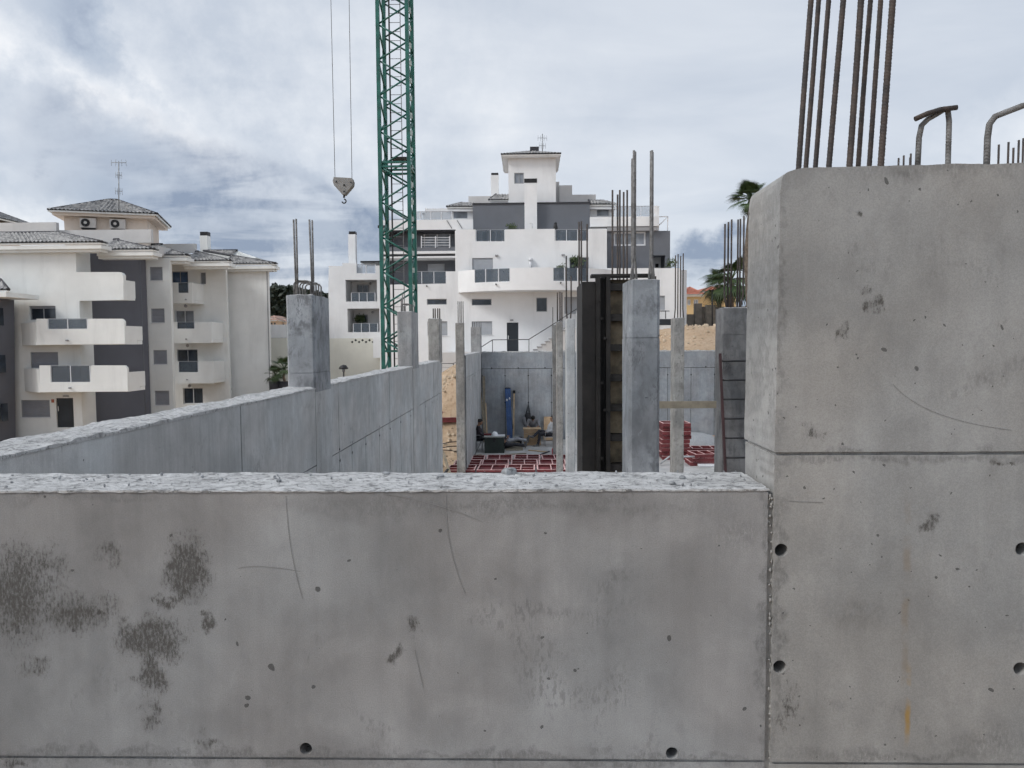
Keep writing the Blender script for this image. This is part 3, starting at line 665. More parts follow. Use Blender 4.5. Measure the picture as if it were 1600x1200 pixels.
def back_wall():
    w = thing('concrete_wall', (3, YB, 0), 'grey concrete back wall behind the seated workers', 'wall')
    xa, xb = XL - TW, 13.8
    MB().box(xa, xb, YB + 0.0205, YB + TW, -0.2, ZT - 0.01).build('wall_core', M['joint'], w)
    zj = zat(800, 576, YB)
    st = (xat(825.5, 620, YB) - xat(789.4, 620, YB)); x0 = xat(789.4, 620, YB)
    cl = [x0 + st*k for k in range(-2, 14)]
    for a, b in gapped(XL + 0.01, xb, cl): MB().box(a + 0.011, b - 0.011, YB, YB + 0.02, 0.0, zj - 0.013).build('cast_panel', M['back'], w)
    for a, b in gapped(XL + 0.01, xb, [x0 + st*k for k in (3, 6, 9)]): MB().box(a + 0.006, b - 0.006, YB + 0.001, YB + 0.02, zj + 0.013, ZT - 0.012).build('cast_panel', M['back'], w)
    for k in range(-1, 12):
        for z in (zj - 0.32, zj - 1.55): MB().rod((x0 + st*k, YB - 0.004, z), (x0 + st*k, YB + 0.015, z), 0.032, 10).build('tie_plug', M['void'], w)
        MB().rod((x0 + st*(k + .5)*1.15, YB - 0.004, zj + 0.03), (x0 + st*(k + .5)*1.15, YB + 0.015, zj + 0.03), 0.032, 8).build('tie_plug', M['void'], w)
    top_sheet('wall_top', w, xa, xb, YB - 0.006, YB + TW, ZT, 0.09, 0.05, 0.03, 4.4, 0.05)
back_wall()

# ------------------------------------------------------------------ columns
def column(label, x0, x1, y0, y1, z0, z1, mat, bars, loops=0, cham=0.018, joint=(), bar_r=0.008, bmat='rebar', parent_only=False):
    """cast column with chamfered edges; bars = [(x, y, top z)] rising from its top"""
    o = thing('concrete_column', ((x0+x1)/2, (y0+y1)/2, z0), label, 'column')
    c = cham
    def ring(k=0.0): return [(x0+c+k, y0+k), (x1-c-k, y0+k), (x1-k, y0+c+k), (x1-k, y1-c-k), (x1-c-k, y1-k), (x0+c+k, y1-k), (x0+k, y1-c-k), (x0+k, y0+c+k)]
    lv = sorted([z0] + [z for z in joint if z0 < z < z1] + [z1])
    for i, (a, b) in enumerate(zip(lv[:-1], lv[1:])):
        m = MB().prism(ring(0.0015*(i % 2)), a + (0.004 if i else 0), b - (0.004 if b < z1 else 0)); m.build('shaft', M[mat], o)
        if b < z1: MB().prism(ring(0.006), b - 0.0045, b + 0.0045).build('joint', M[mat], o)
    m = MB(); nx, ny = 12, 12; vs = []                      # broken, uneven top
    for j in range(ny+1):
        for i in range(nx+1):
            x = x0 + c*.5 + (x1-x0-c)*i/nx; y = y0 + c*.5 + (y1-y0-c)*j/ny; e = 0 if 0 < i < nx and 0 < j < ny else 1
            vs.append((x, y, z1 + (0.012*abs(mn.noise(Vector((x*14, y*14, z1)))) + 0.006 if not e else -0.003)))
    m.add(vs, [(j*(nx+1)+i, j*(nx+1)+i+1, (j+1)*(nx+1)+i+1, (j+1)*(nx+1)+i) for j in range(ny) for i in range(nx)]).build('column_top', M['top'], o)
    for b in bars:
        bx, by, bt = b[:3]; lean = b[3] if len(b) > 3 else 0.0
        q = Vector((bx + lean, by, bt)); p = Vector((bx, by, z1 - 0.06))
        if len(b) > 4: rebar(o, Vector((bx, by, z1 + 0.22)), q, bar_r, bmat, 8, base=Vector((bx + b[4], by, z1 - 0.05)))
        else: rebar(o, p, q, bar_r, bmat, 8)
    for k in range(loops):
        yy = y0 + (y1-y0)*(0.18 + 0.64*k/max(1, loops-1)); w = (x1-x0)*0.30; xc = (x0+x1)/2; h = 0.15 + 0.02*math.sin(k*3.1)
        P = [(xc - w, yy, z1 - 0.04), (xc - w, yy, z1 + h - 0.03), (xc - w*0.8, yy + .004, z1 + h - 0.005), (xc - w*0.4, yy, z1 + h), (xc + w*0.4, yy, z1 + h), (xc + w*0.8, yy, z1 + h - 0.005), (xc + w, yy, z1 + h - 0.03), (xc + w, yy, z1 - 0.04)]
        hairpin(o, P, 0.0085, 'rebar_grey', 8)
    return o
xl0 = XL - TW + 0.012
def into_wall(o, y0, y1):
    """the column's foot shows as a strip in the wall face"""
    MB().box(XL - 0.02, XL + 0.0055, y0 + 0.004, y1 - 0.004, 0.0, ZT - 0.051).build('foot', M['side'], o)
# on the left wall
Y0, Y1 = yw(489), yw(514)
z1 = zat(485, 461, Y0)
into_wall(LW, Y0, Y1); column('thick column on left wall with hooped rebar and four tall bars, nearest', xl0, XL + 0.007, Y0, Y1, ZT - 0.05, z1, 'colbig',
       [(xat(464, 400, Y0 + .1), Y0 + .1, zat(464, 342, Y0 + .1)), (xat(461.5, 400, Y0 + .3), Y0 + .3, zat(461, 343, Y0 + .3), -0.01), (xat(487, 400, Y0 + .12), Y0 + .12, zat(485, 343, Y0 + .12), -0.015), (xat(489, 400, Y0 + .38), Y0 + .38, zat(488, 344, Y0 + .38))],
       5, joint=(zat(485, 583, Y0),), bar_r=0.010, bmat='rebar_grey')
Y0, Y1 = yw(644), yw(653.5)
into_wall(LW, Y0, Y1); column('column on left wall overlapping the foot of the green crane', xl0, XL + 0.007, Y0, Y1, ZT - 0.05, zat(632, 487, Y0), 'col',
       [(xat(629, 470, Y0 + .2), Y0 + .2, zat(629, 459, Y0 + .2)), (xat(627, 470, Y0 + .3), Y0 + .3, zat(627, 468, Y0 + .3))], 4, bar_r=0.011, bmat='rebar_grey')
Y0, Y1 = yw(687), yw(690)
column('column on the far end of left wall with four short bars', xl0, XL + 0.007, Y0, Y1 + .1, ZT - 0.05, zat(680, 498, Y0), 'col2',
       [(xat(p, 490, Y0 + .15), Y0 + .15, zat(p, 482, Y0 + .15)) for p in (677, 680, 684, 687)], 0, bar_r=0.016)
Y0 = yw(727) - 0.1
column('slim tall weathered pillar in the gap between the two left walls', xat(713.5, 600, Y0), xat(726.5, 600, Y0), Y0 - .25, Y0, 0, zat(720, 505, Y0), 'col2',
       [(xat(p, 490, Y0 - .1), Y0 - .1 + d, zat(p, 471, Y0 - .1)) for p, d in ((716, -.05), (718.5, .03), (721, -.05), (723.5, .03))], 0, bar_r=0.016, bmat='rebar_grey', joint=(2.6, 1.2))
Y0 = YB - 0.5
column('column in the far left corner with a row of short hooped bars', xat(735.5, 530, Y0), XL + 0.02, Y0, Y0 + 0.6, ZT - 0.1, zat(744, 511, Y0), 'col',
       [(xat(p, 500, Y0 + .2), Y0 + .2, zat(p, 503, Y0 + .2)) for p in (738, 741.5, 745, 748.5, 751.5)], 0, bar_r=0.018, bmat='rebar_grey')
# middle row
def mid(label, px0, px1, ptop, Y, depth, mat, bars, **kw):
    z1 = zat((px0+px1)/2, ptop, Y)
    return column(label, xat(px0, 560, Y), xat(px1, 560, Y), Y, Y + depth, 0, z1, mat,
        [(xat(b[0], ptop - 10, Y + b[2]), Y + b[2], zat(b[0], b[1], Y + b[2])) + tuple(b[3:]) for b in bars], **kw)
mid('big mottled grey column beside the black steel form, two thick bar bundles on top', 983, 1031.5, 437, 6.6, 0.5, 'colbig',
    [(990, 235, .08, 0, -.03), (987.5, 248, .2, 0, .02), (992, 237, .25, 0, .02), (1018, 235, .08, 0, .03), (1016.5, 236, .28, 0, -.02), (1019, 238, .4)], bar_r=0.011, bmat='rebar_grey', joint=(zat(1000, 528, 6.6),), cham=0.028)
mid('grey column just left of black steel form, three long thin bars', 903.5, 921, 484, 12.6, 0.55, 'side', [(905, 347, .1), (908.5, 346, .3), (917.5, 350, .1)], bar_r=0.014, joint=(zat(905, 637, 12.6),))
mid('grey column with two bent bars between two other columns', 885, 898.5, 498, 17.6, 0.6, 'side', [(885, 400, .1, 0, .02), (892.5, 432, .1, 0, -.02)], bar_r=0.017, joint=(zat(890, 526, 17.6),))
mid('slim brownish grey column, second from the stairs, three short bars', 869.5, 879.5, 503, 23.6, 0.5, 'col2', [(871, 457, .1), (875, 456, .3), (878, 457, .1)], bar_r=0.022, joint=(zat(875, 585, 23.6), zat(875, 647, 23.6)))
mid('farthest slim column at the foot of the stairs, one thin bar', 863.5, 869, 508, 28.5, 0.4, 'col2', [(863.8, 480, .1)], bar_r=0.013)
# right row
mid('slim column standing behind the horizontal board with four bars', 1053.5, 1069.5, 497, 16.8, 0.45, 'col2', [(1055, 399, .1, 0, -.02), (1059, 397, .3), (1063, 400, .1), (1067, 396, .3, 0, .02)], bar_r=0.014, joint=(zat(1060, 522, 16.8), zat(1060, 600, 16.8)))
mid('dark grey column behind the leaning ladder, six bars on top', 1128, 1171, 481, 12.0, 0.45, 'coldark', [(1131.7, 350, .1, 0, .05), (1137, 347, .15), (1142, 343, .3), (1152, 343, .2), (1155.6, 342, .12), (1161, 338, .06, 0, -.05)], bar_r=0.015, joint=(zat(1150, 523, 12),))
for lab, ps, Yc in (('column mostly hidden behind tall wall, three bar tips showing over its top', ((1404, 247), (1412, 243), (1423, 240), (1422, 246)), 6.3),
                    ('column hidden behind tall wall, bar tips showing at the right picture edge', ((1560, 226), (1575, 222), (1583, 231), (1591, 219), (1598, 216)), 5.9)):
    xs = [xat(p, 250, Yc) for p, _ in ps]
    column(lab, min(xs) - .05, max(xs) + .05, Yc - .2, Yc + .25, 0, CZ + 0.5, 'col', [(xat(p, 250, Yc), Yc, zat(p, y, Yc)) for p, y in ps], bar_r=0.008)

# black steel column form, its inside ribs towards us
def steel_form():
    Y = 8.1; zt = zat(930, 436, Y)
    o = thing('column_form', (xat(940, 600, Y), Y, 0), 'black oily steel column form with cement-caked ribbed panel', 'formwork')
    xa, xb, xc = xat(909.5, 560, Y), xat(931, 560, Y), xat(953, 560, Y)
    xd = xat(1017, 560, Y); z2 = zat(945, 433, Y)
    MB().box(xa, xb - 0.004, Y - 0.02, Y + 0.85, 0.02, zt - 0.03).build('side_panel', M['formdark'], o)
    for x in (xb, xc - 0.045): MB().box(x, x + 0.045, Y - 0.06, Y + 0.07, 0.02, z2).build('upright', M['formdark'], o)
    MB().box(xb + 0.045, xc - 0.045, Y + 0.03, Y + 0.055, 0.02, z2 - 0.01).build('flange', M['formdark'], o)
    MB().box(xc, xd, Y + 0.10, Y + 0.13, 0.02, z2 - 0.02).build('form_plate', M['formrust'], o)
    z = 0.06; k = 0
    while z < z2 - 0.05:
        MB().box(xc - 0.001, xd, Y - 0.035, Y + 0.099, z, z + 0.075).build('rib', M['formdark'], o); z += 0.33
    MB().box(xb - 0.05, xd + 0.03, Y - 0.045, Y + 0.16, z2 + 0.001, z2 + 0.03).build('top_rail', M['formdark'], o)
    MB().box(xd, xd + 0.045, Y - 0.06, Y + 0.12, 0.02, z2).build('upright', M['formdark'], o)
    for i, py in enumerate((470, 498, 529, 560, 598, 640, 685, 715)):
        p = at(936 + (i % 3)*4, py, Y); MB().rod((p.x, Y - 0.09, p.z), (p.x, Y - 0.0, p.z), 0.010, 8).rod((p.x, Y - 0.075, p.z), (p.x, Y - 0.062, p.z), 0.019, 6).build('clamp', M['formdark'], o)
    for p, yt in ((957, 297), (965, 304), (968.5, 297), (974.5, 300), (980, 297)):
        rebar(o, (xat(p, 430, Y + .35), Y + .35, 1.0), at(p, yt, Y + .35), 0.0105)
steel_form()

# board nailed across two columns and the ladder on the right
o = MB().pbox(1020, 627, 1119.5, 638, 11.93, 0.04); o.v = [(x, y, z) for x, y, z in o.v]
bd = o.build('board', M['wood']); tag(bd, 'horizontal weathered board nailed across two columns on the right', 'board')
def ladder():
    Y = 11.55; o = thing('ladder', (xat(1148, 700, Y), Y, 0), 'dark red ladder leaning on the column beside tall wall', 'ladder')
    zt = zat(1134, 553, Y); xa = xat(1134, 640, Y); xb = xa + 0.5
    for x in (xa, xb): MB().bar((x + .02, Y - 0.45, 0.0), (x, Y + 0.38, zt), 0.034, 0.06).build('rail', M['ladder'], o)
    n = 14
    for k in range(n):
        t = (k + 0.6)/n; z = zt*t; y = Y - 0.45 + 0.83*t
        MB().rod((xa, y, z), (xb, y, z), 0.016, 8).build('rung', M['black'], o)
M['ladder'] = plain('dark_red_ladder_paint', (0.045, 0.017, 0.018), 0.6, 0, 0.3, 5)
ladder()

# ------------------------------------------------------------------ tower crane
def crane():
    Y = 25.0; a = xat(594.5, 300, Y); w = xat(639.5, 300, Y) - a; z0 = gz(a, Y) - 0.2; z1 = CZ + 19
    o = thing('tower_crane', (a + w/2, Y + w/2, z0), 'green lattice tower crane mast rising behind the left wall', 'crane')
    C = [(a, Y), (a + w, Y), (a + w, Y + w*1.12), (a, Y + w*1.12)]
    MB().box(a - 0.6, a + w + 0.6, Y - 0.6, Y + w + 0.8, z0, z0 + 0.5).build('base', M['slab'], o)
    for i, (x, y) in enumerate(C): MB().box(x - 0.06, x + 0.06, y - 0.06, y + 0.06, z0 + 0.5, z1).build('leg', M['crane'], o)
    zc = zat(620, 260, Y); per = 1.165
    for f in range(4):
        (xa, ya), (xb, yb) = C[f], C[(f+1) % 4]; z = zc - per*9; up = f in (0, 1)
        while z < z1 - 0.3:
            p, q = ((xa, ya, z), (xb, yb, z + per/2)) if up else ((xb, yb, z), (xa, ya, z + per/2))
            if z > z0 + 0.6: MB().rod(p, q, 0.030, 8).build('brace', M['crane'], o)
            up = not up; z += per/2
        for zz in (zc - 6.2, zc, zc + 0.14, zc + 6.2, zc + 12.4): MB().bar((xa, ya, zz), (xb, yb, zz), 0.09, 0.06).build('collar', M['crane'], o)
    for zz in (zc - 6.05, zc + 0.3, zc + 5.75, zc + 11.5): MB().box(a + w*.35, a + w - .1, Y + .12, Y + w*.75, zz, zz + 0.05).build('landing', M['black'], o)
    ld = thing_part('ladder', o, (a + w*0.5, Y + w*0.55, z0))
    for dx in (0.28*w, 0.68*w): MB().rod((a + dx, Y + w*.55, z0 + .5), (a + dx, Y + w*.55, z1 - 1), 0.017, 6).build('rail', M['steel'], ld)
    m = MB(); z = z0 + .7
    while z < z1 - 1: m.rod((a + .28*w, Y + w*.55, z), (a + .68*w, Y + w*.55, z), 0.010, 6); z += 0.3
    g = m.build('rungs', M['steel'], ld); g['kind'] = 'stuff'
    MB().path([(a + w*.28 + .02, Y + w*.5, z0 + .5 + k*.8) for k in range(int((z1-z0)/.8))], 0.03, 6).build('power_cable', M['black'], o)
    # worn flange plates along the right side
    k = 0; z = zc - per*6
    while z < z1: MB().box(a + w - 0.02, a + w + 0.05, Y + w*1.12*.5 - .05, Y + w*1.12*.5 + .05, z, z + .16).build('worn_plate', M['crane_worn'], o); z += per/2
    # jib carrying the hook, above the picture
    zj = z1; hx = xat(537, 290, Y + .5)
    m = MB()
    for dy, dz in ((0, 0), (0.9, 0), (0.45, 0.9)): m.bar((a - 22, Y + dy, zj + dz + 0.1), (a + 9, Y + dy, zj + dz + 0.1), 0.1)
    for k in range(31):
        x = a - 22 + k
        for dy in (0, 0.9): m.bar((x, Y + dy, zj + .1), (x + .5, Y + .45, zj + 1.0), 0.05); m.bar((x + .5, Y + .45, zj + 1.0), (x + 1, Y + dy, zj + .1), 0.05)
    m.build('jib', M['crane'], o)
    # hook block on two ropes
    Yh = Y + 0.45
    h = thing('crane_hook', at(537, 318, Yh), 'grey triangular crane hook block hanging on two thin ropes', 'crane hook')
    pts = [(523, 278), (551, 279.5), (553, 285), (552, 291), (540, 305), (536, 305), (523, 290), (521.5, 284)]
    wall_mesh('block', ppoly([(x, y) for x, y in reversed(pts)], Yh), [], Yh - 0.14, 0.28, M['hook'], h)
    for bx, by, tx in ((523.5, 281, 517), (550, 282, 545.5)):
        p = at(bx, by, Yh); q = at(tx, 0, Yh); d = q - p; k = (zj - p.z)/d.z
        MB().rod(p, p + d*k, 0.011, 6).build('rope', M['rope'], h)
    for bx, by in ((525.5, 284), (548.5, 285), (537.5, 289), (537.5, 299)): p = at(bx, by, Yh - .14); MB().rod(p, p - Vector((0, .03, 0)), .026, 8).build('bolt', M['black'], h)
    MB().path([at(538, 303, Yh), at(537.5, 309, Yh)], 0.035, 8).build('swivel', M['black'], h)
    c = at(537.5, 312, Yh); MB().path([c + Vector((0.07*math.sin(t), 0, 0.07*math.cos(t) - .05)) for t in [i*0.45 for i in range(11)]], 0.022, 8).build('hook', M['black'], h)
    return o
def thing_part(name, parent, loc):
    e = bpy.data.objects.new(name, None); COL.objects.link(e); e.parent = parent; e.location = Vector(loc) - WL[parent]; WL[e] = Vector(loc); e.empty_display_size = .1
    return e
crane()

# ------------------------------------------------------------------ building kit
def window(parent, px0, py0, px1, py1, Y, pane='pane', frame='frame', mull=1, deep=0.12, shut=0.0, name='window', sm='shutter', fw=0.05):
    """window set into an opening whose outer edge is the given pixel rectangle at y = Y"""
    (x0, z0), _, (x1, z1), _ = prect(px0, py0, px1, py1, Y); y = Y + deep
    e = thing_part(name, parent, ((x0+x1)/2, y, z0))
    MB().box(x0 - .02, x1 + .02, y + 0.04, y + 0.06, z0 - .02, z1 + .02).build('pane', M[pane], e)
    m = MB()
    for a, b, c, d in ((x0, x1, z1 - fw, z1), (x0, x1, z0, z0 + fw), (x0, x0 + fw, z0 + fw + .001, z1 - fw - .001), (x1 - fw, x1, z0 + fw + .001, z1 - fw - .001)): m.box(a, b, y - 0.01, y + 0.035, c, d)
    for k in range(mull):
        xm = x0 + (x1-x0)*(k+1)/(mull+1); m.box(xm - fw*.5, xm + fw*.5, y - .005, y + .035, z0 + fw + .001, z1 - fw - .001)
    m.build('frame', M[frame], e)
    if shut: MB().box(x0 + .03, x1 - .03, y - 0.045, y - 0.012, z1 - (z1-z0)*shut + .01, z1 - .012).build('shutter', M[sm], e)
    return e
def shutter(parent, px0, py0, px1, py1, Y, mat='shutter', deep=0.08, name='window'):
    (x0, z0), _, (x1, z1), _ = prect(px0, py0, px1, py1, Y); e = thing_part(name, parent, ((x0+x1)/2, Y + deep, z0))
    MB().box(x0 - .02, x1 + .02, Y + deep, Y + deep + .03, z0 - .02, z1 + .02).build('shutter', M[mat], e)
    m = MB()
    for a, b, c, d in ((x0, x1, z1 - .05, z1), (x0, x1, z0, z0 + .05), (x0, x0 + .05, z0 + .051, z1 - .051), (x1 - .05, x1, z0 + .051, z1 - .051)): m.box(a, b, Y + deep - .04, Y + deep - .001, c, d)
    m.build('frame', M['framegrey'], e)
    MB().box(x0 - .04, x1 + .04, Y - .04, Y + deep - .05, z0 - .05, z0 - .003).build('sill', M['frame'], e)
    return e
def door(parent, px0, py0, px1, py1, Y, mat='door', deep=0.1):
    (x0, z0), _, (x1, z1), _ = prect(px0, py0, px1, py1, Y); e = thing_part('door', parent, ((x0+x1)/2, Y + deep, z0))
    MB().box(x0 - .01, x1 + .01, Y + deep, Y + deep + .05, z0, z1 + .01).build('leaf', M[mat], e)
    MB().rod((x0 + .1, Y + deep - .05, z0 + 1.0), (x0 + .1, Y + deep - .05, z0 + 1.3), 0.025, 8).build('handle', M['frame'], e)
def rail_glass(parent, px0, py0, px1, py1, Y, panes=2, mat='railglass', posts=True, name='railing'):
    (x0, z0), _, (x1, z1), _ = prect(px0, py0, px1, py1, Y); e = thing_part(name, parent, ((x0+x1)/2, Y, z0)); w = (x1-x0)/panes
    for k in range(panes): MB().box(x0 + w*k + .02, x0 + w*(k+1) - .02, Y, Y + .02, z0 + .02, z1 - .01).build('pane', M[mat], e)
    if posts:
        for k in range(panes + 1): MB().box(x0 + w*k - .025, x0 + w*k + .025, Y - .012, Y + .035, z0, z1).build('post', M['frame'], e)
        MB().box(x0, x1, Y - .01, Y + .03, z1 + .001, z1 + .035).build('handrail', M['framegrey'], e)
    return e
def tile_plane(name, parent, A, B, C, D, mat='tile', tw=0.24, cl=0.38, ridge=True):
    """pantile slope: A, B eave left and right; C, D top right and left"""
    A, B, C, D = map(Vector, (A, B, C, D)); nrm = (B - A).cross(D - A).normalized()
    if nrm.z < 0: nrm = -nrm
    nu = max(2, int((B-A).length/tw)); nv = max(1, int(((C+D)/2 - (A+B)/2).length/cl)); S = 4; vs = []; fs = []
    cols = nu*S + 1
    for j in range(nv):
        for e in (0, 1):
            t = (j + e)/nv; L = A.lerp(D, t); Rr = B.lerp(C, t)
            for i in range(cols):
                u = i/(cols-1); p = L.lerp(Rr, u)
                # columns stay in step with the eave where the slope tapers
                h = 0.10*abs(math.cos(math.pi*((p - A).dot((B-A).normalized())/tw)))
                vs.append(p + nrm*(h + (0.045 if e == 0 else 0.0)))
    for j in range(nv):
        for i in range(cols-1):
            a = (j*2)*cols + i; fs.append((a, a+1, a+1+cols, a+cols))
            if j < nv-1: b = (j*2+1)*cols + i; fs.append((b, b+1, b+1+cols, b+cols))
    o = MB().add(vs, fs, True).build('tiles', M[mat], parent); o['kind'] = 'stuff'; 
    MB().add([A, B, C, D, A - nrm*.1, B - nrm*.1, C - nrm*.1, D - nrm*.1], [(0,1,2,3),(7,6,5,4),(0,4,5,1),(1,5,6,2),(2,6,7,3),(3,7,4,0)]).build('roof_deck', M['cream'], parent)
    return o
def ridge(parent, pts, r=0.09, mat='ridge'):
    for p, q in zip(pts[:-1], pts[1:]): MB().rod(Vector(p) + Vector((0,0,.05)), Vector(q) + Vector((0,0,.05)), r, 8).build('ridge', M[mat], parent)
def hip_roof(parent, x0, x1, y0, y1, z, h, mat='tile', rm='ridge', rr=0.09, run=0.5):
    """four slopes over a rectangle"""
    e = thing_part('roof', parent, ((x0+x1)/2, (y0+y1)/2, z)); w, d = x1-x0, y1-y0; k = min(w, d)*run
    P = [Vector((x0+k, y0+k, z+h)), Vector((x1-k, y0+k, z+h)), Vector((x1-k, y1-k, z+h)), Vector((x0+k, y1-k, z+h))]; E = [Vector((x0, y0, z)), Vector((x1, y0, z)), Vector((x1, y1, z)), Vector((x0, y1, z))]
    for i in range(4): tile_plane('tiles', e, E[i], E[(i+1) % 4], P[(i+1) % 4], P[i], mat)
    for i in range(4): ridge(e, [E[i], P[i]], rr, rm)
    ridge(e, [P[0], P[1]] if w > d else [P[1], P[2]], rr, rm)
    return e

# ------------------------------------------------------------------ white apartment building in the middle
def white_building():
    Y = 54.0; W_ = 'white'
    o = thing('apartment_building', (0, 58, 3.9), 'large white and grey stepped apartment building with square roof tower', 'building')
    H = [(667, 467, 698, 476), (737, 467, 768, 477), (668, 502, 699, 524), (737, 502, 769, 523), (792, 504, 810, 552), (838, 465, 855, 487), (882, 464, 907, 490), (1028, 462, 1039, 484), (738, 403, 770, 441), (890, 402, 920, 438)]
    outer = ppoly([(594, 600), (1066, 600), (1064, 419), (948, 419), (948, 357.5), (920, 357.5), (920, 376), (867, 376), (867, 357.5), (789, 358.5), (789, 377), (743, 377), (743, 358.5), (712, 358.5), (712, 424), (697, 424), (697, 443), (594, 445)], Y)
    wall_mesh('wall', outer, [prect(*h, Y) for h in H], Y, 0.3, M[W_], o)
    for h in H[:2]: window(o, *h, Y, 'pane', 'framegrey', 0, 0.15)
    for h in H[2:4] + H[6:8]: shutter(o, *h, Y, 'shutter')
    door(o, *H[4], Y); window(o, *H[5], Y, 'pane', 'framegrey', 0, .08)
    window(o, *H[8], Y, 'panepale', 'framegrey', 1, .12, shut=0.55); window(o, *H[9], Y, 'pane', 'framegrey', 1, .12)
    zb = CZ - 1.2
    # bodies behind the front
    MB().box(xat(594.5, 500, Y), xat(1064, 500, Y), Y + .6, Y + 13, zb - 2, zat(800, 447, Y + 1)).build('wall', M[W_], o)
    MB().box(xat(713, 400, Y), xat(947, 400, Y), Y + .5, Y + 12, zat(800, 446, Y), zat(800, 380, Y + 1)).build('wall', M[W_], o)
    x1 = xat(1073, 450, Y + 4); MB().box(xat(1060, 450, Y + 4), x1, Y + 4, Y + 12, zb, zat(1066, 422, Y + 4)).build('wall', M[W_], o)
    for px in (713.2, 946.5): MB().box(xat(px, 400, Y) - .12, xat(px, 400, Y) + .12, Y + .301, Y + 2.6, zat(800, 440, Y), zat(800, 358.5, Y) - .01).build('wall', M[W_], o)
    # grey top storey set back behind the terrace parapet
    g = Y + 2.6
    gh = [(752, 360, 786, 386), (876, 360, 918, 386)]
    wall_mesh('grey_wall', prect(739, 318.5, 922, 390, g), [prect(*h, g) for h in gh], g, .3, M['grey'], o)
    for h in gh: window(o, *h, g, 'pane', 'frame', 2, .05, fw=.09)
    MB().box(xat(739.5, 350, g), xat(921.5, 350, g), g + .45, g + 8, zat(800, 388, g), zat(800, 320.5, g)).build('wall', M['grey'], o)
    MB().pbox(738, 316.2, 923, 318.4, g - .06, 0.6).build('roof_edge', M['ridge'], o)
    MB().pbox(819.5, 287, 839, 359, g - .5, 0.6).build('wall', M[W_], o)
    rail_glass(o, 744, 359.5, 788.5, 377, Y + .1, 2); rail_glass(o, 868, 359, 919.5, 376, Y + .1, 3)
    # square tower
    t = Y + 3.4; zt = zat(832, 241, t); xa, xb = xat(794.5, 280, t), xat(868.5, 280, t); ht = (803.5, 270, 818.5, 287)
    wall_mesh('tower_wall', prect(794.5, 243.5, 868.5, 330, t), [prect(*ht, t)], t, .3, M[W_], o); window(o, *ht, t, 'panepale', 'framegrey', 1, .05, fw=.07)
    MB().box(xa + .01, xb - .01, t + .45, t + 4.6, zat(832, 330, t), zat(832, 246, t)).build('tower_wall', M[W_], o)
    MB().pbox(819, 279, 839, 285.5, t - .02, .015).build('vent_slot', M['black'], o)
    ze = zat(830, 240.5, t - .45)
    MB().box(xa - .42, xb + .27, t - .42, t + 4.9, ze - .22, ze - .06).build('soffit', M[W_], o)
    hip_roof(o, xa - .52, xb + .36, t - .5, t + 5.0, ze - .05, 0.75, rr=.07)
    c = at(835, 233, t + 2); MB().box(c.x - .35, c.x + .35, c.y - .3, c.y + .3, c.z - .5, c.z + .12).build('vent_cap', M['ridge'], o)
    # blocks and chimney beside the tower
    k = Y + 5.0
    for r_ in ((732, 306.5, 774, 325), (867.5, 284, 874, 325), (874, 289.5, 894, 325), (894, 304, 931, 325)): MB().pbox(*r_, k + (.3 if r_[0] == 867.5 else 0), 3).build('wall', M['beamw'], o)
    ch = thing_part('chimney', o, at(773, 307, k + 1)); MB().pbox(767, 273.5, 779, 308, k + 1, .55).build('stack', M[W_], ch); MB().pbox(767.5, 270, 778.5, 273.4, k + 1.02, .5).build('cap', M['black'], ch)
    def skirt(px0, py0, px1, py1, pxt0, pxt1, Yr, d=2.0):
        e = thing_part('roof', o, at(px0, py1, Yr)); A, B = at(px0, py1, Yr), at(px1, py1, Yr); C, D_ = at(pxt1, py0, Yr + d), at(pxt0, py0, Yr + d)
        tile_plane('tiles', e, A, B, C, D_); ridge(e, [A, D_], .08); MB().add([A + Vector((0, .1, -.3)), B + Vector((0, .1, -.3)), B + Vector((0, .1, -.11)), A + Vector((0, .1, -.11)), A + Vector((0, .5, -.3)), B + Vector((0, .5, -.3)), B + Vector((0, .5, -.11)), A + Vector((0, .5, -.11))], [(0,1,2,3),(7,6,5,4),(0,4,5,1),(1,5,6,2),(2,6,7,3),(3,7,4,0)]).build('fascia', M[W_], e)
    skirt(764, 304.5, 794, 313, 775, 796, Y + 3.6, 1.6); MB().pbox(767, 314, 794, 322, Y + 3.9, 1).build('wall', M[W_], o)
    skirt(698, 317.5, 739, 323.5, 722, 741, Y + 3.0, 2); skirt(661, 328, 706, 335.5, 695, 712, Y + 4.0, 2)
    skirt(922, 313.5, 966, 320, 920, 940, Y + 3.0, 2)
    # left upper storeys
    l = Y + 3.3
    hl = [(708, 328, 731, 342)]
    wall_mesh('wall', prect(664, 325.5, 740, 352, l), [prect(*h, l) for h in hl], l, .3, M[W_], o); window(o, *hl[0], l, 'panepale', 'frame', 0, .05)
    MB().pbox(665, 326.5, 739, 352, l + .4, 5).build('wall', M[W_], o)
    rail_glass(o, 640, 331, 706, 343.5, Y + 1.4, 4, 'railclear', True)
    MB().pbox(594, 343.5, 739, 359, Y + 1.3, .25).build('parapet', M[W_], o); MB().pbox(594, 359.2, 712, 361.5, Y + 1.4, 2).build('slab_edge', M['ridge'], o)
    for a_, b_ in (((698, 344), (706, 357)), ((714, 344), (722, 357))): MB().bar(at(*a_, Y + 1.26), at(*b_, Y + 1.26), .035).build('stay', M['railmetal'], o)
    d = Y + 2.8; hd = [(662, 364, 704, 391), (668, 412, 695, 446)]
    wall_mesh('grey_wall', prect(594, 361, 713, 450, d), [prect(*h, d) for h in hd], d, .3, M['grey'], o)
    window(o, *hd[0], d, 'panepale', 'frame', 1, .08, fw=.08); window(o, *hd[1], d, 'panepale', 'framegrey', 0, .1, shut=.45)
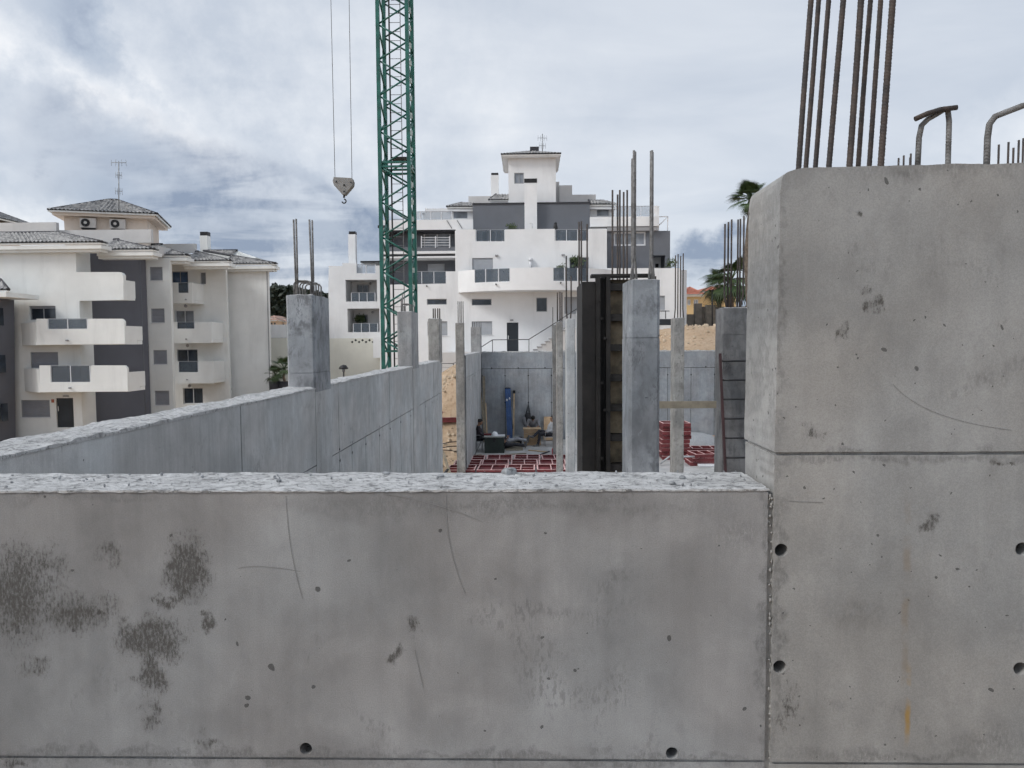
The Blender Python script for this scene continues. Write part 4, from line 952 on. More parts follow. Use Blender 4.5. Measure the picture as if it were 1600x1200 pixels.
    MB().box(xat(595, 400, d), xat(712, 400, d), d + .5, d + 8, zat(650, 448, d), zat(650, 362, d)).build('wall', M['grey'], o)
    MB().pbox(594, 392.5, 712, 396.5, Y + .9, 1.9).build('slab', M[W_], o); MB().pbox(594, 400.5, 712, 403, Y + .9, 1.9).build('slab', M[W_], o)
    MB().pbox(594, 396.6, 712, 400.4, Y + 1.3, 1.5).build('slab', M['grey'], o); MB().pbox(594, 386, 712, 392.4, Y + 1.0, .15).build('parapet', M['grey'], o)
    r_ = thing_part('railing', o, at(680, 388, Y + 1)); 
    for py in (371, 375, 379, 383): MB().bar(at(658, py, Y + 1), at(703, py, Y + 1), .035).build('handrail', M['frame'], r_)
    for px in (658.5, 680.5, 702.5): MB().bar(at(px, 369, Y + 1), at(px, 387.5, Y + 1), .07).build('post', M['frame'], r_)
    rail_glass(o, 640, 424.5, 697, 443, Y + .05, 3)
    MB().pbox(590, 352, 604, 355.5, Y + 1, 3).build('soffit', M['ridge'], o); MB().pbox(594, 355.7, 602, 445, Y + 1.6, 3).build('wall', M[W_], o)
    # right upper storeys
    hr = [(959, 362, 1009, 384)]
    wall_mesh('grey_wall', prect(948, 361, 1047, 421, Y + 1.8), [prect(*h, Y + 1.8) for h in hr] + [prect(1021, 399, 1039.5, 420, Y + 1.8)], Y + 1.8, .3, M['grey'], o)
    window(o, *hr[0], Y + 1.8, 'panepale', 'frame', 2, .1, fw=.12)
    MB().box(xat(948.5, 400, Y + 1.8), xat(1020, 400, Y + 1.8), Y + 2.3, Y + 9, zat(1000, 420, Y + 1.8), zat(1000, 362, Y + 1.8)).build('wall', M['grey'], o)
    MB().pbox(1020.4, 398, 1046.5, 420, Y + 4.2, 3).build('wall', M[W_], o); MB().pbox(1024, 412, 1029, 418, Y + 4.17, .02).build('vent_slot', M['black'], o)
    MB().pbox(1040.2, 362, 1046.8, 420, Y + 2.2, 2).build('wall', M['grey'], o); MB().pbox(1020.4, 362, 1040, 397.5, Y + 2.2, 2).build('wall', M['grey'], o)
    MB().pbox(922, 338.5, 1030, 353.5, Y + 1.5, .25).build('parapet', M[W_], o); MB().pbox(948.5, 354, 1026, 360.5, Y + 1.55, 1).build('slab_edge', M['beam'], o)
    MB().pbox(1021.5, 321.5, 1030, 360, Y + 1.8, 2.2).build('wall', M[W_], o)
    rail_glass(o, 962, 322.5, 1021, 338.4, Y + 2.2, 3, 'railclear'); 
    hw = [(932, 324.5, 952, 338)]
    wall_mesh('wall', prect(921, 320.5, 960, 345, Y + 3.6), [prect(*hw[0], Y + 3.6)], Y + 3.6, .3, M[W_], o); window(o, *hw[0], Y + 3.6, 'panepale', 'frame', 0, .05); MB().pbox(922, 321, 959.5, 345, Y + 4.1, 4).build('wall', M[W_], o)
    fr = thing_part('terrace_frame', o, at(1037, 363, Y + 2))
    for a_, b_ in (((1030, 338.5), (1044, 338.5)), ((1043.5, 338.5), (1043, 364)), ((1030, 352), (1043, 339)), ((1030, 350), (1030, 351))): MB().bar(at(*a_, Y + 2), at(*b_, Y + 2), .07).build('bar', M['frame'], fr)
    # bowed balcony
    b = thing_part('balcony', o, at(830, 453, Y - 1)); zt_ = zat(830, 418, Y - 2.3); zl = zat(770, 440, Y - 2.0); z0_ = zat(830, 453, Y - 2.3)
    xa, xb = xat(716, 425, Y), xat(955, 425, Y); xm = (xa + xb)/2; hw_ = (xb - xa)/2; bow = 2.3
    def curve(x, s=1.0): return Y - bow*s*max(0, 1 - ((x - xm)/hw_)**2)**0.75
    N = 96; xs = [xa + (xb-xa)*i/N for i in range(N+1)]
    notch = lambda p: (741 < p < 796) or (863.5 < p < 919)
    def pxof(x, y): 
        v = ROT.transposed() @ (Vector((x, y, zt_)) - CAM); return 800 + F*v.x/-v.z
    segs = []; cur = None
    for i in range(N):
        n_ = notch(pxof((xs[i]+xs[i+1])/2, curve((xs[i]+xs[i+1])/2)))
        if cur is None or cur[0] != n_: cur = [n_, [i]]; segs.append(cur)
        cur[1].append(i+1)
    for n_, idx in segs:
        f_ = [(xs[i], curve(xs[i]) - .003) for i in idx]; bk = [(xs[i], min(Y - .001, curve(xs[i]) + .18)) for i in reversed(idx)]
        MB().prism(f_ + bk, z0_, zl if n_ else zt_).build('parapet', M[W_], b)
        if n_:
            gsm = MB().prism([(xs[i], curve(xs[i]) + .04) for i in idx] + [(xs[i], curve(xs[i]) + .065) for i in reversed(idx)], zl + .002, zt_ - .02); gsm.build('glass', M['railglass'], b)
            for q in (idx[0], idx[len(idx)//3], idx[2*len(idx)//3], idx[-1]): MB().box(xs[q] - .035, xs[q] + .035, curve(xs[q]) + .02, curve(xs[q]) + .09, zl + .003, zt_ - .005).build('post', M['frame'], b)
    MB().prism([(x, min(Y - .002, curve(x) + .17)) for x in xs] + [(xb, Y - .001), (xa, Y - .001)], z0_ + .004, z0_ + .25).build('slab', M[W_], b)
    for px, py in ((775, 444), (876, 442)): p = at(px, py, 52); MB().rod((p.x, curve(p.x) - .2, p.z), (p.x, curve(p.x) + .02, p.z - .02), .05, 8).build('spout', M['black'], b)
    p = at(667, 447, Y); MB().rod((p.x, Y - .15, p.z), (p.x, Y + .02, p.z), .05, 8).build('spout', M['black'], o)
    for px, py in ((776, 399), (880, 398)): MB().pbox(px - 2.5, py - 1, px + 2.5, py + 1, Y - .12, .119).build('wall_lamp', M['beam'], o)
    MB().pbox(797, 499, 802, 501.5, Y - .12, .119).build('wall_lamp', M['beam'], o)
    # vent pipes on the front
    MB().rod((xat(829, 415, Y), Y - .15, zt_), (xat(829, 415, Y), Y - .15, zat(829, 406, Y)), .1, 10).rod((xat(829, 410, Y), Y - .15, zat(829, 408, Y)), (xat(829, 406, Y), Y - .15, zat(829, 404, Y)), .15, 10).build('vent_pipe', M['frame'], o)
    MB().path([at(831.5, 357, Y + .1), at(832, 349, Y + .1), at(828, 349, Y + .1), at(828, 351, Y + .1)], .04, 6).build('vent_pipe', M['frame'], o)
    # door step with railing, stairs on the right of the door
    zs = zat(801, 549, Y - .5)
    MB().box(xat(700, 550, Y), xat(850, 550, Y), Y - 4.2, Y - .02, zs - 1.6, zs).build('landing', M['beamw'], o)
    rl = thing_part('railing', o, at(800, 545, Y - 4)); Yr = Y - 4.1
    tp = [(737, 552), (769.5, 531), (826, 530.5), (863, 507.5), (905, 480)]
    for p, q in zip(tp[:-1], tp[1:]): MB().rod(at(*p, Yr), at(*q, Yr), .028, 8).build('handrail', M['railmetal'], rl)
    for px, y0_, y1_ in ((769.5, 531, 552), (826.5, 530.5, 552), (863, 507.5, 545)): MB().rod(at(px, y0_, Yr), at(px, y1_, Yr), .025, 8).build('post', M['railmetal'], rl)
    st = thing_part('stairs', o, at(850, 548, Y - 3.5)); 
    for k_ in range(9):
        p = at(833.5 + k_*6.3, 547 - k_*4.3, Y - 3.8); MB().box(p.x, (at(833.5 + (k_+1)*6.3, 540, Y - 3.8).x - .002) if k_ < 8 else p.x + 3, Y - 3.8, Y - 1.6, 3.2, p.z).build('step', M['beamw'], st)
        MB().box(p.x - .03, p.x + .30, Y - 3.84, Y - 1.58, p.z + .001, p.z + .05).build('tread', M['beam'], st)
    r2 = thing_part('railing', o, at(700, 588, Y - 6)); Yq = Y - 6
    for p, q in (((688, 568), (708, 568)), ((708, 568), (726, 561)), ((688, 588), (709, 588)), ((688, 574), (708, 574)), ((688, 580), (708, 580))): MB().rod(at(*p, Yq), at(*q, Yq), .022 if p[1] not in (574, 580) else .008, 6).build('handrail', M['railmetal'], r2)
    for px in (690, 708.5): MB().rod(at(px, 568, Yq), at(px, 592, Yq), .03, 6).build('post', M['railmetal'], r2)
    # right foot: dark plinth and railing
    MB().pbox(1026, 498.5, 1050, 508, Y - 1.2, .4).build('plinth', M['door'], o)
    r3 = thing_part('railing', o, at(1038, 498, Y - 1.2))
    for p, q in (((1026, 486), (1046, 486)), ((1040, 486), (1040, 498))): MB().rod(at(*p, Y - 1.2), at(*q, Y - 1.2), .03, 6).build('bar', M['railmetal'], r3)
    # low wing on the left
    v = Y + 6; hv = [(540, 437, 589, 471), (543, 482, 593, 519)]
    wall_mesh('wall', ppoly([(512, 610), (606, 610), (604, 415), (587, 415), (587, 427), (557, 427), (557, 411), (535, 411), (535, 415.5), (513.5, 415.5)], v), [prect(*h, v) for h in hv], v, .3, M[W_], o)
    MB().box(xat(513, 500, v), xat(604, 500, v), v + 2.3, v + 9, zat(550, 640, v), zat(550, 430, v)).build('wall', M[W_], o)
    for h, dx in zip(hv, ((558, 445, 576, 475), (556, 492, 574, 521))):
        (x0, z0), _, (x1, z1), _ = prect(*h, v)
        MB().box(x0 - .3, x1 + .3, v + .31, v + 2.28, z1 + .01, z1 + .2).build('slab', M[W_], o); MB().box(x0 - .3, x1 + .3, v + .31, v + 2.28, z0 - .2, z0 - .01).build('slab', M[W_], o)
        for xx in (x0 - .25, x1 + .02): MB().box(xx, xx + .2, v + .31, v + 2.27, z0, z1).build('wall', M[W_], o)
        window(o, *dx, v + 2.15, 'pane', 'framegrey', 1, 0.0)
        rail_glass(o, h[0] + 9, h[3] - 13.5, h[2] - 3, h[3], v + .1, 3)
        p = at((h[0] + h[2])/2 + 14, h[1] + 6, v + 2.1); MB().ball(p, .1, 8, 6).build('wall_lamp', M['beam'], o)
    rail_glass(o, 557, 413.5, 587, 427, v + .1, 2, 'railclear'); MB().pbox(563, 407.5, 606, 410, v + 1.5, 3).build('canopy', M['black'], o)
    for px in (565, 600): MB().bar(at(px, 410, v + 1.6), at(px, 428, v + 1.6), .1).build('canopy_post', M['frame'], o)
    MB().pbox(535, 416, 557, 430, v + .32, 2).build('wall', M[W_], o)
    ch = thing_part('chimney', o, at(550, 411, v + 2)); MB().pbox(544.5, 366, 555.5, 430, v + 2, .6).build('stack', M[W_], ch); MB().pbox(545, 361.5, 555, 365.8, v + 2.02, .55).build('cap', M['black'], ch)
    hs = [ppoly([(548 + 5.4*i_, 533.2 - (1.6 if i_ % 2 else -1.2)), (550.2 + 5.4*i_, 535.4 - (1.6 if i_ % 2 else -1.2)), (552.4 + 5.4*i_, 533.2 - (1.6 if i_ % 2 else -1.2)), (550.2 + 5.4*i_, 531 - (1.6 if i_ % 2 else -1.2))], v - .1) for i_ in range(7)]
    wall_mesh('base_wall', prect(512, 528.5, 606, 615, v - .1), hs, v - .1, .09, M['yellowwall'], o); MB().pbox(547, 529, 590, 538, v - .009, .004).build('screen_back', M['black'], o)
    MB().pbox(583, 527, 608, 559, v - 1.6, 1.4).build('wall', M[W_], o)
    return o
M['beamw'] = plain('pale_cement_render', (0.62, 0.61, 0.60), 0.85, 0, 0.06, 0.7, dirt=.15)
WB = white_building()

# boundary wall, far trees and far houses at the left
v = 61.0
bw = thing('boundary_wall', at(465, 600, v), 'long pale yellow boundary wall with white upper band between the two buildings', 'wall')
MB().pbox(405, 528, 512.5, 625, v, .3).build('lower_wall', M['yellowwall'], bw); MB().pbox(405, 507, 512.5, 527.7, v + .02, .28).build('upper_wall', M['white'], bw)

# ------------------------------------------------------------------ cream apartment building on the left
def cream_building():
    A, B, C, D_, E = 44.0, 45.4, 51.7, 53.2, 54.4
    o = thing('apartment_building', (-22, 50, -1.6), 'cream apartment building on the left with stacked white balconies and grey tiled roof', 'building')
    zb = -1.8; cr = 'cream'
    # segment A
    hA = [(46, 478, 87, 500), (48, 550, 91, 575), (33, 625, 78, 652), (88, 622, 115, 668)]
    wall_mesh('wall', ppoly([(-60, 700), (131, 700), (128, 640), (124, 470), (193, 468.5), (192.5, 430), (190, 426.5), (186, 425), (119, 425), (118, 386), (-60, 384)], A), [prect(*h, A) for h in hA], A, .3, M[cr], o)
    window(o, *hA[0], A, 'pane', 'framegrey', 1, .12, shut=.2, sm='shutterd'); shutter(o, *hA[1], A, 'shutterd'); shutter(o, *hA[2], A, 'shutterd'); door(o, *hA[3], A)
    MB().box(xat(-60, 500, A), xat(117.5, 500, A), A + .45, A + 1.3, zb, zat(60, 388, A)).build('wall', M[cr], o)
    for px, py in ((120, 395), (124, 478), (129, 552)): # recessed balcony doors in the returning wall
        p = at(px, py, A + 1.2); MB().box(p.x - .0, p.x + .06, A + .8, A + 1.9, p.z - 2.1, p.z).build('side_door', M['pane'], o)
    MB().box(xat(114.5, 420, A), xat(118.5, 420, A), A + .301, A + 1.5, zb, zat(120, 388, A)).build('wall', M[cr], o)
    MB().pbox(98, 618, 106, 620, A - .1, .099).build('wall_lamp', M['beam'], o); MB().pbox(80, 624, 84, 629, A - .04, .039).build('alarm_box', M['redtile'], o)
    # segment B: dark recess behind the balconies
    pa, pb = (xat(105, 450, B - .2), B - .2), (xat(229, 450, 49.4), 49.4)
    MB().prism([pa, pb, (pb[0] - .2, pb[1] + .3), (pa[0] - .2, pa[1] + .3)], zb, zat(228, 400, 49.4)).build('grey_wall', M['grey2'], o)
    MB().rod((pb[0] - .25, 49.1, zb), (pb[0] - .25, 49.1, zat(228, 402, 49.1)), .06, 8).build('drainpipe', M['grey'], o)
    # balcony floors and the projecting balconies
    def balc(y_t, y_b, dx, notch_y, gx, base_y):
        Yb = A - 1.5; e = thing_part('balcony', o, at(120, y_b, Yb))
        pts = [(57 + dx, y_b), (195 + dx, y_b - 1.5), (194.5 + dx, y_t + 4), (190.5 + dx, y_t), (138 + dx, y_t), (137 + dx, notch_y), (75 + dx, notch_y), (74 + dx, y_t), (57 + dx, y_t)]
        wall_mesh('parapet', ppoly(pts, Yb), [], Yb, .16, M['cream'], e)
        rail_glass(e, 75.5 + dx, y_t + .5, 136.5 + dx, notch_y, Yb + .06, 2)
        x0, x1 = xat(57 + dx, y_b, Yb), xat(194 + dx, y_b, Yb); zb_, zt_ = zat(120, y_b, Yb), zat(120, y_t + 5, Yb)
        MB().box(x0 + .02, x1 - .02, Yb + .162, A - .004, zb_ + .01, zb_ + .24).build('slab', M['cream'], e)
        xs0 = xat(33 + dx, y_b, A - .1)
        MB().add([(x0, Yb, zb_), (x0, Yb, zt_), (xs0, A - .01, zt_), (xs0, A - .01, zb_), (x0 + .16, Yb + .16, zb_), (x0 + .16, Yb + .16, zt_), (xs0 + .16, A - .01, zt_), (xs0 + .16, A - .01, zb_)], [(0,1,2,3),(7,6,5,4),(0,4,5,1),(1,5,6,2),(2,6,7,3),(3,7,4,0)]).build('parapet', M['cream'], e)
        MB().add([(x0 + .01, Yb + .02, zb_ + .005), (xs0 + .02, A - .02, zb_ + .005), (x0 + .5, A - .02, zb_ + .005), (x0 + .01, Yb + .02, zb_ + .2), (xs0 + .02, A - .02, zb_ + .2), (x0 + .5, A - .02, zb_ + .2)], [(0,1,2),(5,4,3),(0,3,4,1),(1,4,5,2),(2,5,3,0)]).build('slab', M['cream'], e)
        MB().box(x1 - .15, x1 - .005, Yb + .162, A + .6, zb_ + .24, zat(195, y_t + 11, Yb)).build('parapet', M['cream'], e)
        MB().box(xat(131, 500, A), x1 - .006, A - .003, A + .55, zb_ + .012, zb_ + .23).build('slab', M['cream'], e)
        p = at(106 + dx, y_b - 7, Yb); MB().rod((p.x, Yb - .18, p.z), (p.x, Yb + .02, p.z), .05, 8).build('spout', M['beam'], e)
        return e
    balc(498, 539, 0, 514, 0, 0); balc(571, 613, 4.5, 597, 0, 0)
    xr = xat(192.5, 460, A); MB().box(xat(119, 460, A), xr - .004, A + .301, A + 1.35, zat(160, 468, A), zat(160, 464.5, A)).build('slab', M[cr], o)
    MB().box(xr - .16, xr - .005, A + .301, A + 1.4, zat(190, 464.4, A), zat(190, 437, A)).build('parapet', M[cr], o)
    # segment C
    hC = [(234, 417, 254, 438), (236, 482, 257, 504), (239.5, 547, 261, 569), (242, 610.5, 264.5, 633)]
    wall_mesh('wall', ppoly([(228, 700), (273, 700), (265, 404), (225, 402)], C - 2.2), [prect(*h, C - 2.2) for h in hC], C - 2.2, .3, M[cr], o)
    for h in hC: shutter(o, *h, C - 2.2, 'shutterd')
    # segment D: recessed balconies
    dd = D_
    hD = [(268, 424, 294, 458), (274, 485, 303, 520), (277, 546, 309, 583), (286, 606, 317, 631), (312.5, 425, 322, 444.5)]
    wall_mesh('wall', ppoly([(230, 690), (362, 690), (352, 411), (230, 406)], dd), [prect(*h, dd) for h in hD], dd, .3, M[cr], o)
    window(o, *hD[0], dd, 'paneblue', 'framegrey', 1, .1); window(o, *hD[1], dd, 'panepale', 'frame', 1, .1); window(o, *hD[2], dd, 'pane', 'framegrey', 1, .1); window(o, *hD[3], dd, 'pane', 'frame', 1, .1); window(o, *hD[4], dd, 'panepale', 'frame', 0, .06)
    MB().box(xat(230, 500, dd), xat(345, 500, dd), dd + .45, dd + 1.2, zb, zat(310, 413, dd)).build('wall', M[cr], o)
    for i_, (a, b, c, d, n0, n1, ny) in enumerate(((266, 441.5, 300, 474, 278, 295, 457.5), (267, 503, 331, 536, 276.5, 304.5, 513.5), (270, 564.5, 334, 599, 279, 310, 581.5))):
        Yb = dd - 2.0; e = thing_part('balcony', o, at((a+c)/2, d, Yb))
        wall_mesh('parapet', ppoly([(a, d), (c, d), (c, b), (n1, b), (n1, ny), (n0, ny), (n0, b), (a, b)], Yb), [], Yb, .16, M[cr], e); rail_glass(e, n0 + .4, b + .5, n1 - .4, ny, Yb + .05, 1)
        x0, x1 = xat(a, d, Yb), xat(c, d, Yb); z_ = zat(a, d, Yb); MB().box(x0 + .01, x1 - .01, Yb + .162, dd - .004, z_ + .008, z_ + .22).build('slab', M[cr], e); MB().box(x1 - .16, x1 - .006, Yb + .163, dd - .005, z_ + .23, zat(c, b, Yb) - .004).build('parapet', M[cr], e)
        p = at((a + 310)/2 + 3, d - 6, Yb); MB().rod((p.x, Yb - .15, p.z), (p.x, Yb + .02, p.z), .045, 8).build('spout', M['beam'], e)
        p = at(290 + i_*3, d + 4, Yb + .8); MB().ball(p, .12, 8, 6).build('ceiling_lamp', M['beam'], e)
    # segment E
    wall_mesh('wall', ppoly([(351, 700), (425, 700), (418.5, 421), (350, 418)], E), [], E, .3, M[cr], o)
    xe = xat(419, 500, E); MB().prism([(xat(351, 500, E), E + .301), (xe - .002, E + .301), (xat(418, 500, E + 9), E + 9), (xat(300, 500, E + 9), E + 9)], zb, zat(380, 421, E)).build('wall', M[cr], o); MB().box(xe - .02, xe + .04, E - .05, E + .0, zb, zat(418, 424, E)).build('corner_bead', M['beam'], o)
    # skirt roofs, each with a hip at its right end
    def skirt(x0, x1, ye, yr, Ys, hipx):
        e = thing_part('roof', o, at((x0 + x1)/2, ye, Ys - .55)); Yf = Ys - .55; dp = 2.6
        a, b = at(x0, ye, Yf), at(x1, ye, Yf); b.z = a.z; zr = zat((x0 + hipx)/2, yr, Yf + dp); c = Vector((xat(hipx, yr, Yf + dp), Yf + dp, zr)); d = Vector((a.x, Yf + dp, zr))
        tile_plane('tiles', e, a, b, c, d); ridge(e, [b, c, d], .085); b2 = Vector((b.x - .15, Yf + .9, b.z)); c2 = Vector((c.x, Yf + dp + .6, c.z)); tile_plane('tiles', e, b, b2, c2, c)
        MB().box(a.x, b.x - .1, Yf + .06, Ys + .6, a.z - .34, a.z - .12).build('fascia', M[cr], e); MB().box(a.x, b.x - .25, Yf + .2, Ys + .4, a.z - .5, a.z - .345).build('cornice', M[cr], e)
        MB().box(a.x, c.x, Yf + dp + .1, Yf + dp + .5, zr - .6, zr - .05).build('wall', M[cr], e)
    skirt(-70, 160, 381.5, 365, A, 91); skirt(150, 241, 391, 375.5, B, 178); skirt(225, 293, 400, 383, C - 1.6, 236); skirt(285, 360, 408.5, 394, D_ - 1.4, 306); skirt(350, 431, 413, 392.5, E, 318)
    # parapets of the flat roof
    MB().pbox(-70, 348, 88, 372, A + 4.0, .3).build('parapet', M['beamw'], o); MB().pbox(88, 359, 236, 380, A + 4.4, .3).build('parapet', M['beamw'], o); MB().pbox(233, 381, 305, 395, C + 2.6, .3).build('parapet', M['beamw'], o)
    MB().box(xat(-70, 400, A + 4), xat(300, 400, C + 2), A + 4.8, C + 8, zat(100, 400, A + 5), zat(150, 385, A + 5)).build('flat_roof', M['beamw'], o)
    ch = thing_part('chimney', o, at(318, 392, E + 2)); MB().pbox(312.5, 368, 324, 400, E + 2, .6).build('stack', M[cr], ch); MB().pbox(312.5, 362, 324, 367.8, E + 2.02, .55).build('cap', M['black'], ch)
    # lower grey wing at the picture edge
    Z = 41.5; wall_mesh('grey_wall', ppoly([(-120, 700), (-13, 700), (-16, 466), (-120, 466)], Z), [], Z, 2.0, M['grey2'], o)
    for py in (480, 555, 632):
        MB().box(xat(-14, 500, Z) - .02, xat(-14, 500, Z) + .015, Z + .5, Z + 1.0, zat(0, py + 28, Z), zat(0, py, Z)).build('window', M['pane'], o)
    e = thing_part('roof', o, at(0, 455, Z)); a, b = at(-120, 455, Z - .5), at(14, 460, Z - .5); b.z = a.z; c = Vector((b.x - 1.9, Z + 1.5, b.z + .75)); tile_plane('tiles', e, a, b, c, Vector((a.x, Z + 1.5, b.z + .75))); ridge(e, [b, c], .085); MB().box(a.x, b.x - .1, Z - .6, Z + 2.2, a.z - .36, a.z - .1).build('fascia', M[cr], e)
    return o
CB = cream_building()

# penthouse on the cream building, turned a little, its roof seen from below
def penthouse():
    Yp = 50.0; c = at(148, 365, Yp); o = thing('roof_pavilion', (c.x, c.y + 2.4, c.z - .8), 'small pinkish roof pavilion with pyramid tiled roof atop the cream building', 'roof house')
    og = WL[o]; w, d = 2.55, 2.3; ze = zat(140, 334, Yp) - og.z
    WL[o] = Vector((0, 0, 0))
    MB().box(-w, w, -d, d, -1.0, ze - .1).build('wall', M['pink'], o)
    MB().box(-w - .55, w + .55, -d - .55, d + .55, ze - .26, ze - .02).build('soffit', M['pink'], o)
    hip_roof(o, -w - .75, w + .75, -d - .75, d + .75, ze, 1.35, rr=.08, run=.5)
    o.rotation_euler.z = R(18); WL[o] = og
    Mz = Matrix.Rotation(R(18), 3, 'Z')
    for i, (x, lab) in enumerate(((-1.05, 'left of the two beige air conditioner units on the pinkish roof pavilion'), (0.75, 'right of the two beige air conditioner units on the pinkish roof pavilion'))):
        p = og + Mz @ Vector((x, -d - .2, ze - 1.0)); u = thing('air_conditioner', p, lab, 'air conditioner', 'air conditioners on the roof pavilion'); WL[u] = Vector((0, 0, 0))
        MB().box(-.48, .48, -.18, .16, 0, .64).build('casing', M['ac'], u)
        MB().rod((-.14, -.185, .32), (-.14, -.215, .32), .27, 20).build('fan_grille', M['black'], u); MB().rod((-.14, -.216, .32), (-.14, -.225, .32), .1, 14).build('fan_hub', M['ac'], u)
        MB().box(-.42, .42, -.1, .19, -.1, -.005).build('bracket', M['black'], u); u.rotation_euler.z = R(18); WL[u] = p
penthouse()
def antenna(px, y0, y1, Y, label, arms):
    b = at(px, y1, Y); t = at(px, y0, Y); o = thing('antenna', b, label, 'antenna'); MB().rod(b - Vector((0, 0, .4)), t, .035, 6).build('mast', M['steel'], o)
    for k, (f, w) in enumerate(arms):
        p = b.lerp(t, f); MB().rod(p - Vector((w, .1, 0)), p + Vector((w, .1, 0.02)), .018, 6).build('boom', M['steel'], o)
        for s in (-1, -.4, .4, 1): MB().rod(p + Vector((w*s, .1*s, -.22)), p + Vector((w*s, .1*s, .22)), .012, 5).build('element', M['steel'], o)
antenna(185.5, 252, 330, 50, 'tall thin television antenna beside the pinkish roof pavilion', ((.97, .45), (.72, .15), (.4, .18)))
antenna(847.5, 209, 236, 59.5, 'television antenna on the square tower of the white building', ((.75, .35), (.3, .25)))
# far roof at the very left
p = at(-20, 338, 58); rr = thing('roof_pavilion', (p.x - 2.4, 60, p.z - 1.2), 'cut off roof pavilion at the left picture edge', 'roof house')
WLs = WL[rr]; MB().box(p.x - 5, p.x - .2, 58.2, 62, p.z - 2.5, p.z - .2).build('wall', M['pink'], rr); hip_roof(rr, p.x - 5.6, p.x + .9, 57.5, 62.7, p.z - .15, 1.2)
# wheel-like clock on ground floor wall
p = at(333, 611, 51.4); cw = thing('wall_wheel', (p.x, p.y, p.z - .42), 'round spoked wheel hung beside the ground floor window of cream building', 'wheel')
MB().path([(p.x + .4*math.cos(t), 53.5, p.z + .4*math.sin(t)) for t in [i*2*math.pi/20 for i in range(21)]], .07, 8).build('rim', M['beam'], cw)
for k in range(6): t = k*math.pi/3; MB().rod((p.x, 53.52, p.z), (p.x + .36*math.cos(t), 53.52, p.z + .36*math.sin(t)), .03, 6).build('spoke', M['beam'], cw)
MB().rod((p.x, 53.42, p.z), (p.x, 53.58, p.z), .1, 10).build('hub', M['black'], cw)

# ------------------------------------------------------------------ red slab forms
def form_mesh(w, l, h, cw, cl, rim=0.05):
    """steel pan lying open side up: rim, cross ribs (child) and plate (child)"""
    rimm = MB(); 
    for a in ((-w/2, w/2, -l/2, -l/2 + rim), (-w/2, w/2, l/2 - rim, l/2), (-w/2, -w/2 + rim, -l/2 + rim + .001, l/2 - rim - .001), (w/2 - rim, w/2, -l/2 + rim + .001, l/2 - rim - .001)): rimm.box(*a, 0, h)
    ribs = []
    for k in range(1, cw): x = -w/2 + w*k/cw; ribs.append((x - .018, x + .018, -l/2 + rim + .002, l/2 - rim - .002))
    for k in range(1, cl): y = -l/2 + l*k/cl; ribs.append((-w/2 + rim + .002, w/2 - rim - .002, y - .018, y + .018))
    return rimm, ribs
def red_form(loc, rz, w, l, h, cw, cl, label, group, tilt=0.0):
    o = thing('slab_form', loc, label, 'formwork', group); WL[o] = Vector((0, 0, 0))
    rimm, ribs = form_mesh(w, l, h, cw, cl)
    rimm.build('rim', M['red'], o)
    MB().box(-w/2 + .01, w/2 - .01, -l/2 + .01, l/2 - .01, 0.004, 0.012).build('plate', M['reddeep'], o)
    for i, r_ in enumerate(ribs): MB().box(*r_, 0.013, h - .004 - .003*(i >= cw - 1)).build('rib', M['red'], o)
    m = MB()
    for a in ((-w/2, w/2, -l/2, -l/2 + .05), (-w/2, w/2, l/2 - .05, l/2), (-w/2, -w/2 + .05, -l/2 + .051, l/2 - .051), (w/2 - .05, w/2, -l/2 + .051, l/2 - .051)): m.box(*a, h + .001, h + .006)
    m.build('dusty_edge', M['rededge'], o)
    m = MB()
    for i, r_ in enumerate(ribs): m.box(*r_, h - .002 - .003*(i >= cw - 1), h + .002 - .003*(i >= cw - 1))
    m.build('dusty_edge', M['rededge'], o)
    o.rotation_euler = (tilt, 0, rz); WL[o] = Vector(loc); return o
M['reddeep'] = plain('dark_red_form_plate', (0.13, 0.016, 0.02), 0.6, 0, 0.4, 3, dirt=.3)
random.seed(3)
g = 'red forms lying on the floor'
rows = ((25.35, 1.08, 'front row'), (26.5, 1.08, 'middle row'), (27.65, 1.08, 'back row')); x0 = xat(713, 715, 27.5)
names = ('first', 'second', 'third', 'fourth')
for yc, l, rn in rows:
    for k in range(4):
        x = x0 + 0.05 + 0.5 + k*1.03 + (yc - 27.0)*0.08 + random.uniform(-.02, .02)
        red_form((x, yc, 0.02 + random.uniform(0, .02)), random.uniform(-.03, .03), 0.98, l, 0.075, 2, 1 if k % 2 else 2, f'{names[k]} from left in the {rn} of red grid forms on the floor', g)
# stack on the right and loose ones beside it
xs = xat(1052, 700, 28); 
for k in range(9):
    red_form((xs + random.uniform(-.06, .06), 28.0 + random.uniform(-.05, .05), 0.155*k), random.uniform(-.05, .05), 1.05, 0.9, 0.13, 2, 2, 'topmost red form of the stack right of the big column' if k == 8 else ('lowest', 'second lowest', 'third lowest', 'fourth lowest', 'fifth lowest', 'third form below the top,', 'second form below the top,', 'form just below the top,')[k] + (' red form' if k < 5 else ' red,') + ' in the stack right of the big column', 'stacked red forms')
for k in range(3):
    red_form((xat(1098, 720, 26.6) + .06*k, 26.6, 0.145*k), .06*k, 1.1, 0.9, 0.13, 3, 1, 'topmost red form of the low pile left of the ladder' if k == 2 else ('bottom', 'middle')[k] + ' red form of the low pile left of the ladder', 'low pile of red forms')
for k in range(2): red_form((xat(1102, 705, 28.6) + .1*k, 28.9, 0.145*k), -.04*k, 1.2, 0.8, 0.13, 3, 1, ('lower', 'upper')[k] + ' red form of the pair behind the silver pipe', 'red forms behind the pipe')
